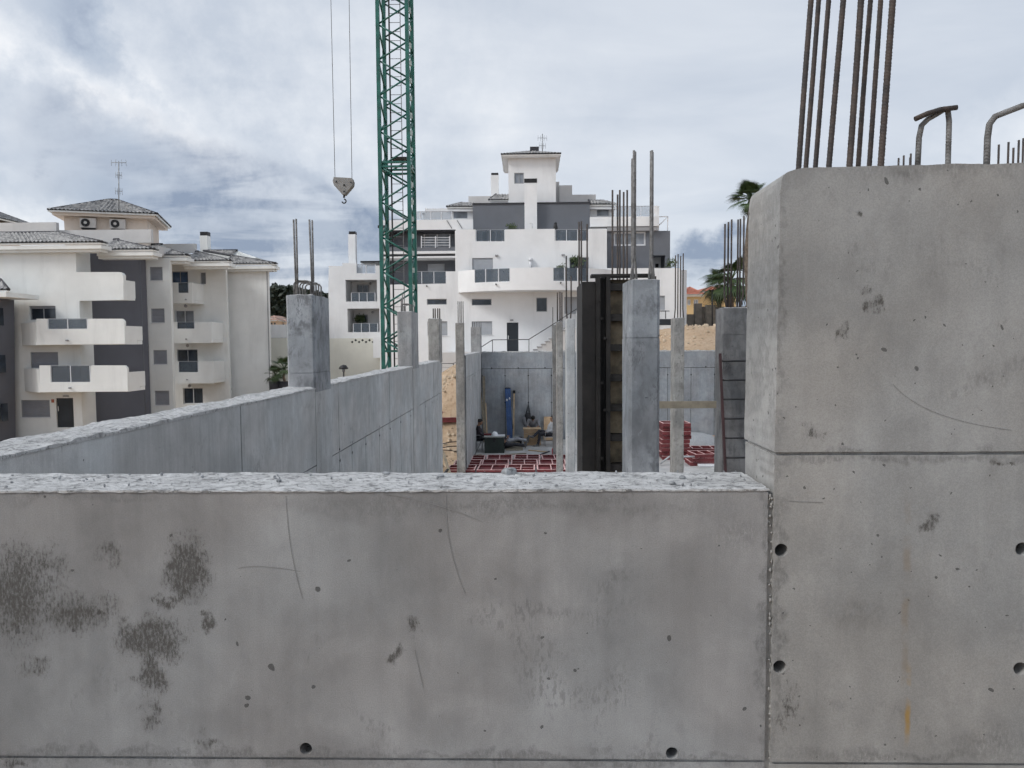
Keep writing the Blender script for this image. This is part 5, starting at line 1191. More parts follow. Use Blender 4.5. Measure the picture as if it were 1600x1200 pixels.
# red panels leaning in the gap at the left
Yg = 33.8
for k, (y0_, y1_) in enumerate(((624, 636), (640, 646), (648, 659))):
    p = at(702, y1_, Yg - .3*k); red_form((p.x - .2, p.y, p.z), 0.03*k, 1.5, 0.5, 0.22 if k != 1 else .1, 3, 1, ('highest', 'middle', 'lowest')[k] + ' red form on the soil slope in the gap between left walls', 'red forms on the slope')

# ------------------------------------------------------------------ things on the site floor
def fz(px, py): return CAM.z*0 + 0
def simple(name, mb, mat, label, cat, group=None):
    return tag(mb.build(name, M[mat]), label, cat, group, 'thing')
# bits of the corner by the back wall
Yt = 29.35
t = thing('tool_chest', (xat(772, 700, Yt), Yt + .3, 0), 'dark green chest with grey lid beside the camouflaged worker', 'chest')
xa, xb = xat(757, 695, Yt), xat(787.5, 695, Yt); zt = zat(770, 682, Yt)
MB().box(xa, xb, Yt, Yt + .6, 0.0, zt - .04).build('body', M['darkgreen'], t); MB().box(xa - .03, xb + .03, Yt - .03, Yt + .63, zt - .039, zt).build('lid', M['paper'], t); MB().box((xa+xb)/2 - .06, (xa+xb)/2 + .06, Yt - .02, Yt - .001, zt - .22, zt - .06).build('latch', M['black'], t)
p = at(773, 679, Yt + .25)
h = thing('hard_hat', (p.x, p.y, zt), 'white hard hat lying on the dark green chest', 'helmet'); m = MB().ball((p.x, p.y, zt + .01), (.125, .15, .15), 16, 10); m.v = [(x, y, max(z, zt + .006)) for x, y, z in m.v]; m.build('shell', M['helmet'], h)
MB().prism([(p.x + .15*math.cos(a), p.y + .185*math.sin(a)) for a in [i*math.pi/12 for i in range(24)]], zt + .002, zt + .012).build('brim', M['helmet'], h); MB().path([(p.x + .118*math.sin(a), p.y - .0, zt + .02 + .145*math.cos(a)) for a in [-1.4 + i*.2 for i in range(15)]], .014, 6).build('ridge', M['helmet'], h)
q = at(783, 679, Yt + .3); simple('paper_pad', MB().box(q.x - .15, q.x + .15, q.y - .15, q.y + .2, zt + .001, zt + .02), 'helmet', 'white paper pad on the chest right of the hard hat', 'paper')
q = at(764, 680, Yt + .4); simple('tool_pouch', MB().box(q.x - .2, q.x + .1, q.y - .1, q.y + .1, zt + .001, zt + .07), 'reddeep', 'dark red pouch on the chest left of the hard hat', 'pouch')
Yc = 31.5
t = thing('crate', (xat(832, 690, Yc), Yc + .25, 0), 'wooden crate in front of the worker with bowed head', 'crate'); xa, xb = xat(818.5, 690, Yc), xat(845, 690, Yc); zt2 = zat(830, 670, Yc)
nb = 4; hh = (zt2 - .03)/nb
for k in range(nb): MB().box(xa, xb, Yc, Yc + .02, hh*k + .004, hh*(k+1) - .004).build('board', M['ply'], t)
for x in (xa, xb - .02): MB().box(x, x + .02, Yc + .021, Yc + .5, 0, zt2 - .031).build('side', M['ply'], t)
MB().box(xa - .03, xb + .02, Yc - .03, Yc + .52, zt2 - .03, zt2).build('lid', M['wood2'], t)
# poles, planks and blue boards against the back wall
def leaning(name, p0, p1, Y0, Y1, w, d, mat, label, cat, z0=0.0, group=None):
    a = at(*p0, Y0); a.z = z0; b = at(*p1, Y1); return simple(name, MB().bar(a, b, w, d), mat, label, cat, group)
bb = thing('blue_board_pair', (xat(796, 690, 33), 33.0, 0), 'pair of tall blue form boards leaning on the back wall', 'form boards')
for k, (px0, px1) in enumerate(((795, 791.2), (799, 795.6))):
    a = at(px0, 690, 32.9); a.z = 0; b = at(px1, 607, YB - .08); MB().bar(a, b, .12, .08).build('board', M['blue'], bb)
    c = a.lerp(b, .78 + .03*k); MB().ball(c + Vector((0, -.06, 0)), (.035, .02, .06), 8, 6).build('white_tag', M['helmet'], bb)
MB().bar(at(788.8, 606.5, YB - .1), at(797.5, 606.5, YB - .1), .05, .04).build('cap', M['black'], bb)
lv = thing('levelling_staff', (xat(802.5, 690, 33), 33.0, 0), 'pale timber staff with dark head leaning right of the blue boards', 'staff')
a = at(802.5, 690, 33.0); a.z = 0; b = at(803.3, 614, YB - .06); MB().bar(a, b, .06, .05).build('shaft', M['wood2'], lv); MB().bar(b - Vector((0, 0, .02)), b + Vector((0, 0, .12)), .11, .07).build('head', M['black'], lv); MB().bar(a.lerp(b, .25) + Vector((-.04, -.03, 0)), a.lerp(b, .35) + Vector((-.04, -.03, 0)), .03).build('clip', M['black'], lv)
leaning('timber_post', (757, 690), (756, 588), 32.6, YB - .1, .11, .09, 'wood', 'upright weathered post near the far left corner', 'post')
leaning('timber_pole', (760, 690), (748, 592), 32.3, YB - .15, .08, .06, 'wood', 'timber pole leaning towards the far left corner', 'pole')
leaning('timber_pole', (761.5, 690), (759, 630), 32.2, YB - .15, .05, .05, 'wood2', 'shorter pale timber pole right of the weathered post', 'pole')
leaning('blue_tarp_roll', (749, 690), (747.5, 615), 32.8, YB - .1, .14, .12, 'blue', 'dark blue roll standing in the far left corner', 'roll')
# bag hanging on the back wall
p = at(824.5, 655, YB - .1); bg = thing('backpack', (p.x, YB - .1, p.z - .2), 'black backpack hanging on the back wall above the crate', 'backpack'); m = MB().ball((p.x, YB - .13, p.z), (.17, .11, .3), 12, 10); m.build('bag', M['black'], bg)
m = MB().ball((p.x - .14, YB - .17, p.z - .08), (.1, .08, .22), 10, 8); m.build('pocket', M['greyshirt'], bg); q = at(825.5, 631, YB - .05); MB().path([(p.x - .08, YB - .05, p.z + .2), (q.x, YB - .03, q.z), (p.x + .12, YB - .05, p.z + .15)], .025, 6).build('strap', M['black'], bg)
simple('plywood_sheet', MB().bar(at(860, 688, 32.9), at(860.5, 651, YB - .06), .62, .02), 'ply', 'plywood sheet leaning on the wall behind the reclining worker', 'plywood')
simple('pallet_board', MB().box(xat(790, 703, 30.2), xat(817, 703, 30.2), 30.0, 30.9, 0.002, 0.045), 'wood', 'flat board on floor right of the chest under the lying workers', 'board')
p = at(868, 707, 29.0); jg = thing('fuel_jug', (p.x, 29.0, 0), 'red plastic jug on the floor by the columns', 'jug')
m = MB(); prof = [(.0, .0), (.14, .0), (.15, .05), (.15, .2), (.09, .29), (.04, .31), (.04, .36)]; n = 14
m.add([(p.x + r_*math.cos(2*math.pi*i/n), 29 + r_*math.sin(2*math.pi*i/n), z) for r_, z in prof for i in range(n)], [(k*n+i, k*n+(i+1) % n, (k+1)*n+(i+1) % n, (k+1)*n+i) for k in range(len(prof)-1) for i in range(n)], True); m.build('body', M['redplastic'], jg)
MB().rod((p.x, 29, .355), (p.x, 29, .40), .045, 10).build('cap', M['helmet'], jg); MB().path([(p.x + .03, 29, .33), (p.x + .1, 29, .36), (p.x + .14, 29, .28), (p.x + .13, 29, .2)], .016, 6).build('handle', M['redplastic'], jg)
# buckets and scrap by the back wall
def bucket(px, py, mat, label, r=.15, h=.3):
    d = ROT @ Vector(((px - 800)/F, -(py - 600)/F, -1)); c = CAM + d*(-CAM.z/d.z); o = thing('bucket', (c.x, c.y, 0), label, 'bucket'); n = 16; m = MB()
    m.add([(c.x + k*math.cos(2*math.pi*i/n), c.y + k*math.sin(2*math.pi*i/n), z) for k, z in ((.001, .003), (r*.78, .003), (r, h), (r*.93, h), (r*.74, .03), (.001, .03)) for i in range(n)], [(j*n+i, j*n+(i+1) % n, (j+1)*n+(i+1) % n, (j+1)*n+i) for j in range(5) for i in range(n)], True)
    m.build('body', M[mat], o); MB().path([(c.x + r*math.cos(t), c.y - .02, h + r*.5*math.sin(t)) for t in [i*math.pi/10 for i in range(11)]], .008, 6).build('handle', M['steel'], o)
bucket(811, 694, 'black', 'black mortar bucket standing left of the wooden crate')
bucket(806, 692, 'paper', 'grey mortar bucket near the foot of the timber staff')
def scrap(px0, py0, px1, py1, w, mat, label):
    P = []
    for px, py in ((px0, py0), (px1, py1)):
        d = ROT @ Vector(((px - 800)/F, -(py - 600)/F, -1)); P.append(CAM + d*(-CAM.z/d.z) + Vector((0, 0, .02)))
    simple('scrap_board', MB().bar(P[0], P[1], w, .035), mat, label, 'board', 'scrap boards on the floor')
scrap(790, 711, 822, 709, .12, 'wood', 'scrap board on floor in front of the lying workers')
scrap(826, 704, 856, 707, .09, 'wood2', 'pale scrap board on floor in front of the wooden crate')
scrap(735, 713, 752, 711, .10, 'wood', 'scrap board on floor below the worker in patterned jacket')
scrap(842, 712, 858, 706, .07, 'darkcloth', 'dark bar on floor left of the red jug')
# right-hand corner
simple('plywood_sheet', MB().add([at(1094, 681, 33.2), at(1118, 680, 33.3), at(1118, 687, 32), at(1100, 688, 32), at(1094, 681, 33.2) + Vector((0, 0, -.02)), at(1118, 680, 33.3) + Vector((0, 0, -.02)), at(1118, 687, 32) + Vector((0, 0, -.02)), at(1100, 688, 32) + Vector((0, 0, -.02))], [(0,1,2,3),(7,6,5,4),(0,4,5,1),(1,5,6,2),(2,6,7,3),(3,7,4,0)]), 'orangeboard', 'orange board lying by the back wall on the right', 'board')
simple('rubble_pile', MB().ball((xat(1095, 700, 30.5), 31.6, -.1), (1.2, 1.0, .62), 16, 10), 'crumb', 'low dark heap under the orange board on the right', 'heap')
mm_ = MB().path([at(1031, 725, 26.2), at(1046, 713.5, 26.2), at(1052, 713.3, 26.2), at(1118, 713.8, 26.2)], .035, 8); simple('bent_pipe', mm_, 'chair', 'bent silver pipe across the red forms on the right', 'pipe')
simple('white_panel', MB().box(xat(1092, 725, 25.9), xat(1122, 725, 25.9), 25.9, 26.1, zat(1100, 729, 25.9), zat(1100, 726, 25.9)), 'helmet', 'white strip lying over the low pile near the ladder', 'strip')
# rusty scraps at the wall end in the left gap
leaning('scrap_board', (705, 745), (692, 706), 24, 24.6, .05, .12, 'wood', 'short board leaning at the end of left wall', 'board')
leaning('steel_prop', (690, 742), (700, 733), 22.4, 22.6, .06, .05, 'black', 'black bar lying at the end of left wall', 'bar', 0.3)
mrod = MB()
for k, (y0_, y1_) in enumerate(((694, 690), (700, 697), (703, 706))): mrod.path([at(688, y0_, 27 + k*.2), at(702, (y0_ + y1_)/2 - 1, 27 + k*.2), at(715, y1_, 27 + k*.2)], .02, 6)
tag(mrod.build('bent_rods', M['rebar']), 'bent rusty rods lying on the soil in the left gap', 'rods', kind='thing')
random.seed(8); m = MB()
for i in range(900):
    if i < 480: x, y = random.uniform(-4.6, -2.5), random.uniform(24, 44)
    else: x, y = random.uniform(4.5, 13), random.uniform(34, 42)
    s_ = 0.03 + .13*random.random()**3; m.ball((x, y, gz(x, y) + s_*.2), (s_, s_*random.uniform(.6, 1), s_*random.uniform(.4, .8)), 6, 4, Euler((random.random()*3,)*3).to_matrix())
m.sm = [False]*len(m.sm); tag(m.build('stones', M['stonebit']), 'pale stones scattered over the ochre soil slopes', 'stones', kind='stuff')

# ------------------------------------------------------------------ people
def cap(m, p, q, r0, r1):
    p = Vector(p); q = Vector(q); m.rod(p, q, r0, 12, r1); m.ball(p, r0*.995, 12, 8); m.ball(q, r1*.995, 12, 8)
def meld(m, name, mat, parent, vox):
    o = m.build(name, M[mat], parent)
    md = o.modifiers.new('meld', 'REMESH'); md.mode = 'VOXEL'; md.voxel_size = vox; md.use_smooth_shade = True
    sm = o.modifiers.new('soft', 'SMOOTH'); sm.factor = .5; sm.iterations = 3
    return o
def person(J, label, shirt, trousers, face=(0, -1, 0), hair='hair', sleeve=0.5, shoe='boot', up=(0, 0, 1)):
    """J: joints in world space: pelvis, chest, neck, head, then per side (l, r) shoulder, elbow, wrist, hip, knee, ankle"""
    J = {k: Vector(v) for k, v in J.items()}
    o = thing('person', (J['pelvis'].x, J['pelvis'].y, min(v.z for v in J.values()) - .05), label, 'person', 'resting workers'); f = Vector(face).normalized(); u = Vector(up).normalized()
    hd = J['head']; side = f.cross(u).normalized(); Mh = Matrix((side, -f, side.cross(-f))).transposed()
    m = MB()
    m.ball(hd, (.078, .098, .118), 16, 12, Mh); m.ball(hd + f*.035 - u*.055, (.055, .06, .06), 12, 8, Mh)
    cap(m, J['neck'] - (hd - J['neck']).normalized()*.03, hd - u*.03, .058, .052)
    m.rod(hd + f*.09 + u*.02, hd + f*.118 - u*.025, .009, 8, .017); m.ball(hd + f*.10 - u*.028, .016, 8, 6)
    m.ball(hd + f*.088 - u*.065, (.026, .012, .010), 8, 6, Mh)
    for s in (-1, 1): m.ball(hd + side*s*.08 - f*.005, (.012, .02, .032), 8, 6, Mh)
    cap(m, J['pelvis'], J['chest'], .115, .13); cap(m, J['chest'], J['neck'], .12, .06)
    for s in 'lr':
        cap(m, J['sh'+s], J['el'+s], .045, .038); cap(m, J['el'+s], J['wr'+s], .038, .027); cap(m, J['hip'+s], J['kn'+s], .075, .052); cap(m, J['kn'+s], J['an'+s], .05, .036); cap(m, J['chest'] + (J['sh'+s] - J['chest'])*.3, J['sh'+s], .08, .05); cap(m, J['pelvis'], J['hip'+s], .1, .08)
        d = (J['wr'+s] - J['el'+s]).normalized(); a = d.cross(Vector((0, 0, 1)) if abs(d.z) < .9 else Vector((1, 0, 0))).normalized(); b = a.cross(d)
        wq = J['wr'+s]; cap(m, wq, wq + d*.05, .027, .03); m.ball(wq + d*.055, (.042, .042, .042), 10, 8)
        for k in range(4):
            r_ = wq + d*.085 + a*(.030 - .020*k); l_ = (.036, .042, .040, .030)[k]; k1 = r_ + d*l_ - b*.008; cap(m, r_ - d*.03, k1, .0095, .009); cap(m, k1, k1 + d*l_*.55 - b*.03, .009, .008)
        tb = wq + d*.035 + a*.035; cap(m, tb, tb + a*.03 + d*.03, .012, .010); cap(m, tb + a*.03 + d*.03, tb + a*.035 + d*.06, .010, .009)
    meld(m, 'body', 'skin', o, .011)
    m = MB(); cap(m, J['pelvis'] + (J['chest'] - J['pelvis'])*.1, J['chest'], .145, .158); cap(m, J['chest'], J['chest'].lerp(J['neck'], .6), .15, .09)
    for s in 'lr':
        cap(m, J['chest'].lerp(J['sh'+s], .3), J['sh'+s], .105, .072); cap(m, J['sh'+s], J['el'+s] if sleeve >= .5 else J['sh'+s].lerp(J['el'+s], .6), .07, .056)
        if sleeve >= 1: cap(m, J['el'+s], J['el'+s].lerp(J['wr'+s], .9), .055, .042)
    meld(m, 'shirt', shirt, o, .016)
    m = MB(); m.ball(J['pelvis'], .16, 14, 10)
    for s in 'lr': cap(m, J['hip'+s], J['kn'+s], .1, .073); cap(m, J['kn'+s], J['an'+s].lerp(J['kn'+s], .06), .07, .056); cap(m, J['pelvis'], J['hip'+s], .14, .1)
    meld(m, 'trousers', trousers, o, .016)
    m = MB(); m.ball(hd - f*.014 + u*.03, (.09, .106, .107), 14, 10, Mh); m.v = [v for v in m.v]
    m2 = MB(); 
    for fc, sm_ in zip(m.f, m.sm):
        cc = sum((Vector(m.v[i]) for i in fc), Vector())/len(fc) - hd
        if not (cc.dot(f) > .045 and cc.dot(u) < .055) and not (cc.dot(u) < -.03): m2.add([m.v[i] for i in fc], [tuple(range(len(fc)))], True)
    m2.build('hair', M[hair], o)
    for s in (-1, 1): MB().ball(hd + f*.088 + side*s*.032 + u*.012, (.012, .008, .008), 8, 6, Mh).build('eye', M['eye'], o)
    for s in 'lr':
        tdir = J['toe'+s] - J['an'+s]; m = MB(); cap(m, J['an'+s] - Vector((0, 0, .0)), J['an'+s] + tdir*.25, .052, .05); cap(m, J['an'+s] - tdir*.2 + (J['an'+s] - J['kn'+s]).normalized()*.035, J['toe'+s] + (J['an'+s] - J['kn'+s]).normalized()*.03, .046, .043); meld(m, 'shoe', shoe, o, .012)
    return o
def sit(cx, cy, seat, yaw, lean=0.1, head=(0, 0), arms='lap', legs=((.42, 0), (.42, 0)), cross=False):
    """seated skeleton facing +local-y, turned by yaw"""
    Mz = Matrix.Rotation(yaw, 3, 'Z'); L = {}
    pz = seat + .10; L['pelvis'] = (0, 0, pz); top = Vector((0, math.sin(lean), math.cos(lean)))
    ch = Vector((0, 0, pz)) + top*.30; nk = Vector((0, 0, pz)) + top*.50; L['chest'] = ch; L['neck'] = nk; hv = Vector((0, math.sin(lean + head[0]), math.cos(lean + head[0]))); L['head'] = nk + hv*.15
    for s, sg in (('l', -1), ('r', 1)):
        sh = nk - top*.06 + Vector((sg*.19, 0, 0)); L['sh'+s] = sh; L['hip'+s] = Vector((sg*.1, .03, pz - .02))
        if arms == 'lap': L['el'+s] = sh + Vector((sg*.06, .06, -.27)); L['wr'+s] = sh + Vector((sg*-.04, .26, -.36))
        elif arms == 'knees': L['el'+s] = sh + Vector((sg*.08, .14, -.24)); L['wr'+s] = sh + Vector((sg*-.08, .32, -.30))
        ext, dz = legs[0 if s == 'l' else 1]
        kn = Vector((sg*.13, .43, seat + .09)); an = Vector((sg*.12, .43 + ext - .42, .07))
        if cross and s == 'r': kn = Vector((.02, .43, seat + .20)); an = Vector((-.12, .72, seat - .02))
        L['kn'+s] = kn; L['an'+s] = an; L['toe'+s] = an + Vector((0, .17, -.02 if not (cross and s == 'r') else .05))
    base = Vector((cx, cy, 0)); out = {k: base + Mz @ Vector(v) for k, v in L.items()}
    return out, Mz @ Vector((0, 1, 0)), Mz @ Vector((0, math.sin(lean + head[0]), math.cos(lean + head[0])))
def chair(cx, cy, yaw, seat, label, mat='chair'):
    o = thing('chair', (cx, cy, 0), label, 'chair'); WL[o] = Vector((0, 0, 0)); s = .2
    MB().box(-.21, .21, -.2, .22, seat - .03, seat).build('seat', M['darkcloth'], o); MB().box(-.2, .2, -.235, -.21, seat + .18, seat + .48).build('backrest', M['darkcloth'], o)
    for x in (-s, s): MB().path([(x, .2, 0), (x, .2, seat - .045), (x, -.2, seat - .045)], .013, 8).build('leg', M[mat], o); MB().path([(x, -.25, 0), (x, -.215, seat - .02), (x, -.245, seat + .48)], .013, 8).build('leg', M[mat], o); MB().path([(x*1.1, -.23, seat + .2), (x*1.12, .0, seat + .22), (x*1.12, .2, seat + .2), (x*1.1, .22, seat - .05)], .012, 8).build('armrest', M[mat], o)
    o.rotation_euler.z = yaw; WL[o] = Vector((cx, cy, 0)); return o
def face_of(fd, ud):
    fd = Vector(fd); ud = Vector(ud).normalized(); return (fd - ud*fd.dot(ud)).normalized()
# worker in patterned jacket left of the chest, facing right
px = xat(746, 690, 30.1); yaw = -math.pi/2 + .15
J, fd, ud = sit(px, 30.1, .44, yaw, .12, (.30, 0)); person(J, 'seated worker in dark patterned jacket left of the chest', 'camo', 'darkcloth', face_of(fd, ud), up=ud, sleeve=1)
chair(px, 30.1, yaw, .44, 'chair under the worker in dark patterned jacket')
# worker with bowed head behind the crate, facing us
px = xat(833, 670, 32.5); J, fd, ud = sit(px, 32.55, .5, math.pi, .45, (.75, 0), 'knees'); person(J, 'seated worker in grey shirt with bowed head behind the crate', 'greyshirt', 'darkcloth', face_of(fd, ud), up=ud)
simple('stool_block', MB().box(px - .25, px + .25, 32.4, 32.9, 0, .48), 'wood', 'wooden block under the worker with bowed head', 'block')
# worker reclining on a chair, facing left
px = xat(858.5, 690, 31.4); yaw = math.pi/2 + .12
J, fd, ud = sit(px, 31.4, .44, yaw, -.28, (.25, 0), 'lap', ((.5, 0), (.42, 0)), True); person(J, 'reclining worker in pale shirt on a chair, one leg crossed', 'paleshirt', 'darkcloth', face_of(fd, ud), up=ud, sleeve=1)
chair(px, 31.4, yaw, .44, 'metal tube chair under the reclining worker')
# two workers lying on the floor, heads behind the chest
def lying(cx, cy, z, label, shirt, trousers, knee, flip=1):
    L = {'pelvis': (0, 0, .12), 'chest': (-.30, 0, .15), 'neck': (-.50, 0, .17), 'head': (-.66, 0, .20)}
    for s, sg in (('l', -1), ('r', 1)): 
        L['sh'+s] = (-.45, sg*.19, .15); L['el'+s] = (-.22, sg*.27, .08); L['wr'+s] = (-.02, sg*.16, .26 if sg > 0 else .24); L['hip'+s] = (.05, sg*.09, .11); L['kn'+s] = (.44, sg*.11, .12 + knee*(1 if sg < 0 else .4)); L['an'+s] = (.84, sg*.12, .09 + knee*.35); L['toe'+s] = (.89, sg*.15, .25 + knee*.35)
    J = {k: Vector((cx, cy, z)) + Vector(v) for k, v in L.items()}; return person(J, label, shirt, trousers, (.2, 0, 1), up=(-1, 0, .2), sleeve=1)
lying(xat(793, 690, 31.5), 31.3, .12, 'lying worker in light grey trousers, feet towards the crate', 'darkcloth', 'greycloth', .10)
lying(xat(788.5, 702, 30.5), 30.45, .05, 'lying worker in dark trousers on the board right of the chest', 'camo', 'darkcloth', 0.02)
simple('floor_mat', MB().box(xat(775, 690, 31.3), xat(812, 690, 31.3), 31.0, 31.65, .002, .12), 'wood', 'thick mat under the worker in light grey trousers', 'mat')

# ------------------------------------------------------------------ plants and far things
def palm(px, py, Y, base_z, r, n, label, droop=.9, seed=1, trunk=.16, skirt=True):
    random.seed(seed); top = at(px, py, Y); o = thing('palm_tree', (top.x, Y, base_z), label, 'palm'); h = top.z - base_z
    if h > .3: MB().path([(top.x + .06*math.sin(k), Y, base_z + h*k/8) for k in range(9)], lambda i: trunk*(1.15 - .03*i), 10).build('trunk', M['bark'], o)
    fr = MB()
    for k in range(n):
        az = 2*math.pi*k/n + random.uniform(-.2, .2); el = random.uniform(-.55, 1.35); L = r*random.uniform(.75, 1.05); pts = []
        for i in range(7):
            t_ = i/6; rr_ = L*t_*math.cos(el)*(1 - .1*t_); zz = L*t_*math.sin(el) - droop*r*.38*t_*t_
            pts.append(top + Vector((rr_*math.cos(az), rr_*math.sin(az), zz)))
        m = MB(); m.path(pts[:5], .018*r, 4)
        c = pts[4]; d = (pts[5] - pts[3]).normalized(); a = d.cross(Vector((0, 0, 1))).normalized() if abs(d.z) < .95 else Vector((1, 0, 0)); b = a.cross(d)
        for q in range(-8, 9):                      # fan of narrow blades
            an = q*.19; dr = (d*math.cos(an) + a*math.sin(an)).normalized(); l_ = r*.58*(1 - .25*abs(q)/8); w_ = .022*r; sd = dr.cross(b).normalized()*w_; tip = c + dr*l_ - Vector((0, 0, l_*.25*droop)); md = c + dr*l_*.5 + b*.02
            fr.add([c - sd*.4, md - sd, tip, md + sd, c + sd*.4], [(0, 1, 2, 3, 4)], False)
        fr.v += []; b0 = len(fr.v); fr.v += m.v; fr.f += [[i + b0 for i in f_] for f_ in m.f]; fr.sm += m.sm
    fr.build('crown', M['palm'], o); return o
palm(1174, 312, 30, 4.6, 0.95, 44, 'palm crown showing above the top left corner of tall wall', .8, 2, .2)
palm(1143, 438, 62, 5.2, 2.6, 30, 'bushy palm in front of the ochre house', 1.0, 4, .25)
palm(1125, 445, 66, 5.2, 1.9, 22, 'smaller palm left of the bushy one near the ochre house', 1.0, 6, .22)
for px, py, rr_, lab, sd in ((444, 577, 1.15, 'taller potted palm beside the cream building corner', 3), (430, 586, .9, 'shorter potted palm nearest the cream building corner', 5)):
    z_ = zat(px, 606, 52); o = palm(px, py, 52, z_, rr_, 18, lab, .7, sd, .09)
    p = at(px, 606, 52); m = MB(); n = 14; m.add([(p.x + r_*math.cos(2*math.pi*i/n), 52 + r_*math.sin(2*math.pi*i/n), p.z + h_) for r_, h_ in ((.36, -1.6), (.4, .0), (.42, .45), (.36, .46), (.34, .4)) for i in range(n)], [(k*n+i, k*n+(i+1) % n, (k+1)*n+(i+1) % n, (k+1)*n+i) for k in range(4) for i in range(n)], True); m.build('pot', M['pot'], o)
# garden lamp
p = at(537, 585, 50); gl = thing('garden_lamp', (p.x, 50, p.z - 1.5), 'small black mushroom-shaped garden lamp above the left wall', 'lamp'); MB().rod((p.x, 50, p.z - 1.5), (p.x, 50, p.z + .35), .05, 8).build('post', M['black'], gl)
q = at(537, 574, 50); MB().add([(p.x + r_*math.cos(i*math.pi/7), 50 + r_*math.sin(i*math.pi/7), q.z + z_) for r_, z_ in ((.3, -.12), (.32, -.05), (.2, .12), (.001, .18)) for i in range(14)], [(k*14+i, k*14+(i+1) % 14, (k+1)*14+(i+1) % 14, (k+1)*14+i) for k in range(3) for i in range(14)], True).build('lamp_shade', M['black'], gl); MB().rod((p.x, 50, q.z - .3), (p.x, 50, q.z - .1), .1, 10).build('lantern', M['panepale'], gl)
# small plants on the balconies
def bush(px, py, Y, r, n, label, seed, mat='leaf'):
    random.seed(seed); c = at(px, py, Y); m = MB()
    for i in range(n):
        d = Vector((random.gauss(0, 1), random.gauss(0, 1), random.gauss(.3, .8))).normalized()*r*random.uniform(.3, 1); a = Vector((random.gauss(0, 1), random.gauss(0, 1), random.gauss(0, 1))).normalized(); b = a.orthogonal().normalized(); s_ = r*.16
        p = c + d; m.add([p - a*s_*1.8, p + b*s_*.5, p + a*s_*1.8, p - b*s_*.5], [(0, 1, 2, 3)])
    for i in range(5): m.path([c + Vector((0, 0, -r)), c + Vector((random.gauss(0, .4)*r, random.gauss(0, .3)*r, r*.5))], .015, 4)
    o = thing('balcony_plant', (c.x, Y, c.z - r), label, 'plant'); m.build('leaves', M[mat], o); MB().rod((c.x, Y, c.z - r - .25), (c.x, Y, c.z - r*.7), .14, 10, .18).build('pot', M['pot'], o)
bush(563, 500, 61.6, .55, 120, 'leafy plant on the lower left balcony of white building', 1); bush(902, 408, 53.5, .55, 130, 'green plant before the right balcony door of white building', 2)
bush(877, 420, 52.6, .45, 90, 'spiky plant behind the right glass of the bowed balcony', 3); bush(1049, 413, 55.5, .5, 100, 'dark plant on the right end terrace of white building', 4)
bush(802, 355, 55.0, .35, 80, 'yellowish plants on terrace right of the left grey wall', 5); bush(796, 355.5, 55.1, .33, 70, 'yellowish plants on terrace beside the left glass notch', 6)
p = at(868, 357, 54.9); tag(MB().ball((p.x, 54.9, p.z), (.16, .16, .4), 10, 8).ball((p.x, 54.9, p.z + .35), .12, 10, 8).build('planter_figure', M['black']), 'black dog-like figure on the terrace beside the right glass notch', 'figure', kind='thing')

# ochre house with red roof, brown wall and soil bank at the right
Yh_ = 110; oh = thing('ochre_house', at(1100, 495, Yh_), 'ochre house with red tiled roofs behind the brown block wall', 'house')
hs = [(1074, 468, 1079, 477), (1084, 468, 1091, 476)]
wall_mesh('wall', prect(1068, 462.5, 1098, 500, Yh_), [prect(*h_, Yh_) for h_ in hs], Yh_, .3, M['orange'], oh)
for h_ in hs: window(oh, *h_, Yh_, 'panepale', 'frame', 1, .1, fw=.1)
MB().pbox(1068.3, 463, 1097.7, 500, Yh_ + .5, 7).build('wall', M['orange'], oh); MB().pbox(1097, 455, 1150, 500, Yh_ + 3, 9).build('wall', M['orange'], oh); MB().pbox(1064, 460.5, 1099, 463.3, Yh_ - .5, .5).build('cornice', M['cream'], oh)
za = at(1063, 460.5, Yh_ - .8); zb_ = at(1101, 460.5, Yh_ - .8); hip_roof(oh, za.x, zb_.x, Yh_ - .8, Yh_ + 8, za.z, 1.15, 'redtile', 'redtile', .12)
za = at(1086, 456, Yh_ + 2.4); zb_ = at(1155, 456, Yh_ + 2.4); hip_roof(oh, za.x, zb_.x, Yh_ + 2.4, Yh_ + 13, za.z, .9, 'redtile', 'redtile', .12)
lw = thing('block_wall', at(1090, 505, 64), 'brown block wall with pillars on top of the soil bank', 'wall')
MB().pbox(1060, 491, 1092, 512, 64.3, .25).build('low_wall', M['stone'], lw); MB().pbox(1086, 474, 1097, 512, 64, .6).build('pillar', M['stone'], lw); MB().pbox(1097.2, 479, 1103, 512, 64.2, .3).build('panel', M['stone'], lw); MB().pbox(1103.2, 476.5, 1118, 512, 64, .5).build('panel', M['stone'], lw); MB().pbox(1118.2, 479, 1180, 512, 64.2, .3).build('panel', M['stone'], lw)
pl = thing('thin_pole', at(1113, 505, 63), 'thin dark pole before the brown block wall', 'pole'); MB().rod(at(1113, 512, 63), at(1113, 452, 63), .06, 8).build('shaft', M['railmetal'], pl)
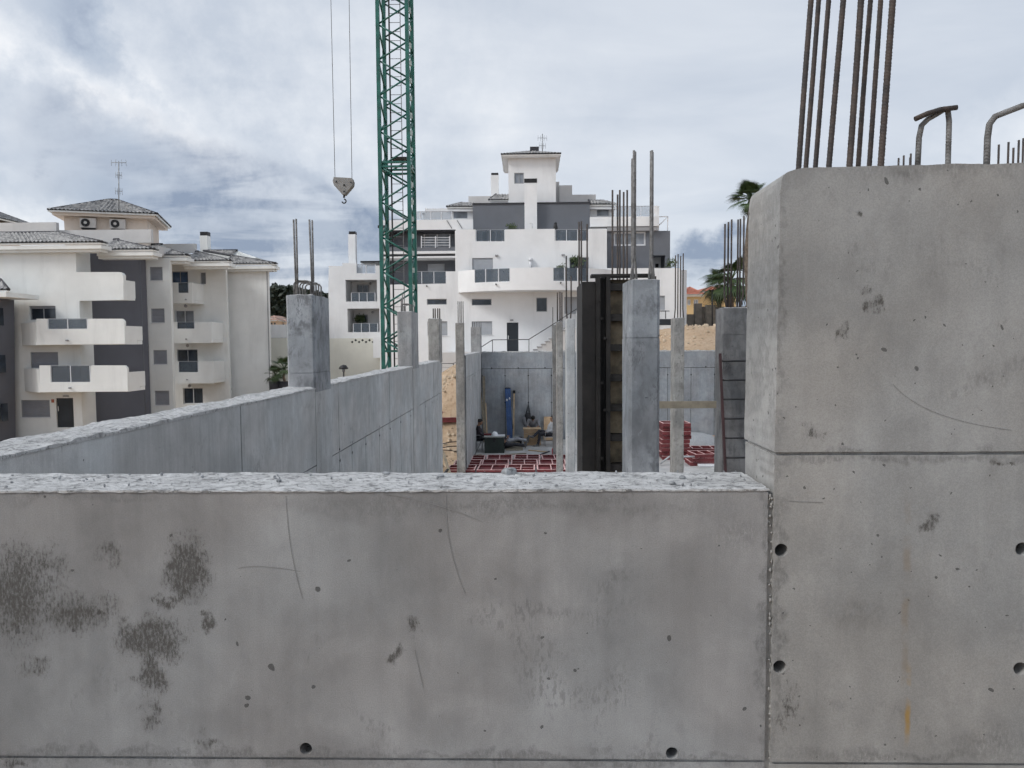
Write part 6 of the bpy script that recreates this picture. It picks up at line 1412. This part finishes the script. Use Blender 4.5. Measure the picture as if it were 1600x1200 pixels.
# wooded hill and distant houses between the two buildings
random.seed(21); m = MB()
for i in range(5200):
    px = random.uniform(395, 520); u_ = random.random(); topy = 447 + 16*max(0, (px - 450)/70) + 5*mn.noise(Vector((px*.12, 0, 0)))
    if px < 412: topy += (412 - px)*.5
    p = at(px, topy + (505 - topy)*u_**1.3, 170 + random.uniform(-6, 6)); a = Vector((random.gauss(0, 1), random.gauss(0, 1), random.gauss(0, 1))).normalized(); b = a.orthogonal().normalized(); s_ = random.uniform(.3, .75)
    m.add([p - a*s_, p + b*s_*.7, p + a*s_, p - b*s_*.7], [(0, 1, 2, 3)])
tag(m.build('pine_wood', M['pine']), 'dark pine wood on the far hill between the two apartment buildings', 'wood', kind='stuff')
hl = MB(); n = 24; 
ps = [(-75 + 3*i, 178 + 1.5*math.sin(i)) for i in range(n)]
hl.add([(x, y, -3) for x, y in ps] + [(x, y + 6, zat(450, 462, 178) - 0.002*(x + 55)**2) for x, y in ps] + [(x, y + 60, zat(450, 450, 178)) for x, y in ps], [(i, i+1, n+i+1, n+i) for i in range(n-1)] + [(n+i, n+i+1, 2*n+i+1, 2*n+i) for i in range(n-1)], True)
tag(hl.build('hill', M['pine']), kind='structure')
for px0, px1, yt, lab in ((421, 433, 501, 'far ochre house left of the thick column, lower'), (431, 447, 503, 'far pinkish house nearest the thick column'), (424, 430, 497, 'far white house above the ochre one')):
    f_ = thing('far_house', at((px0 + px1)/2, 510, 130), lab, 'house', 'far houses'); mt = 'white' if 'white' in lab else ('palehouse' if 'ochre' in lab else 'pink'); Yq = 130 - 3*('lower' in lab) + 4*('white' in lab)
    MB().pbox(px0, yt, px1, 515, Yq, 5).build('wall', M[mt], f_); a = at(px0, yt, Yq); b = at(px1, yt, Yq); hip_roof(f_, a.x - .3, b.x + .3, Yq - .4, Yq + 5.4, a.z, .35, 'paletile', 'paletile', .1)
    for k in range(2): MB().pbox(px0 + (px1-px0)*(.2 + .4*k), yt + 3, px0 + (px1-px0)*(.38 + .4*k), yt + 6, Yq - .05, .049).build('window', M['pane'], f_)
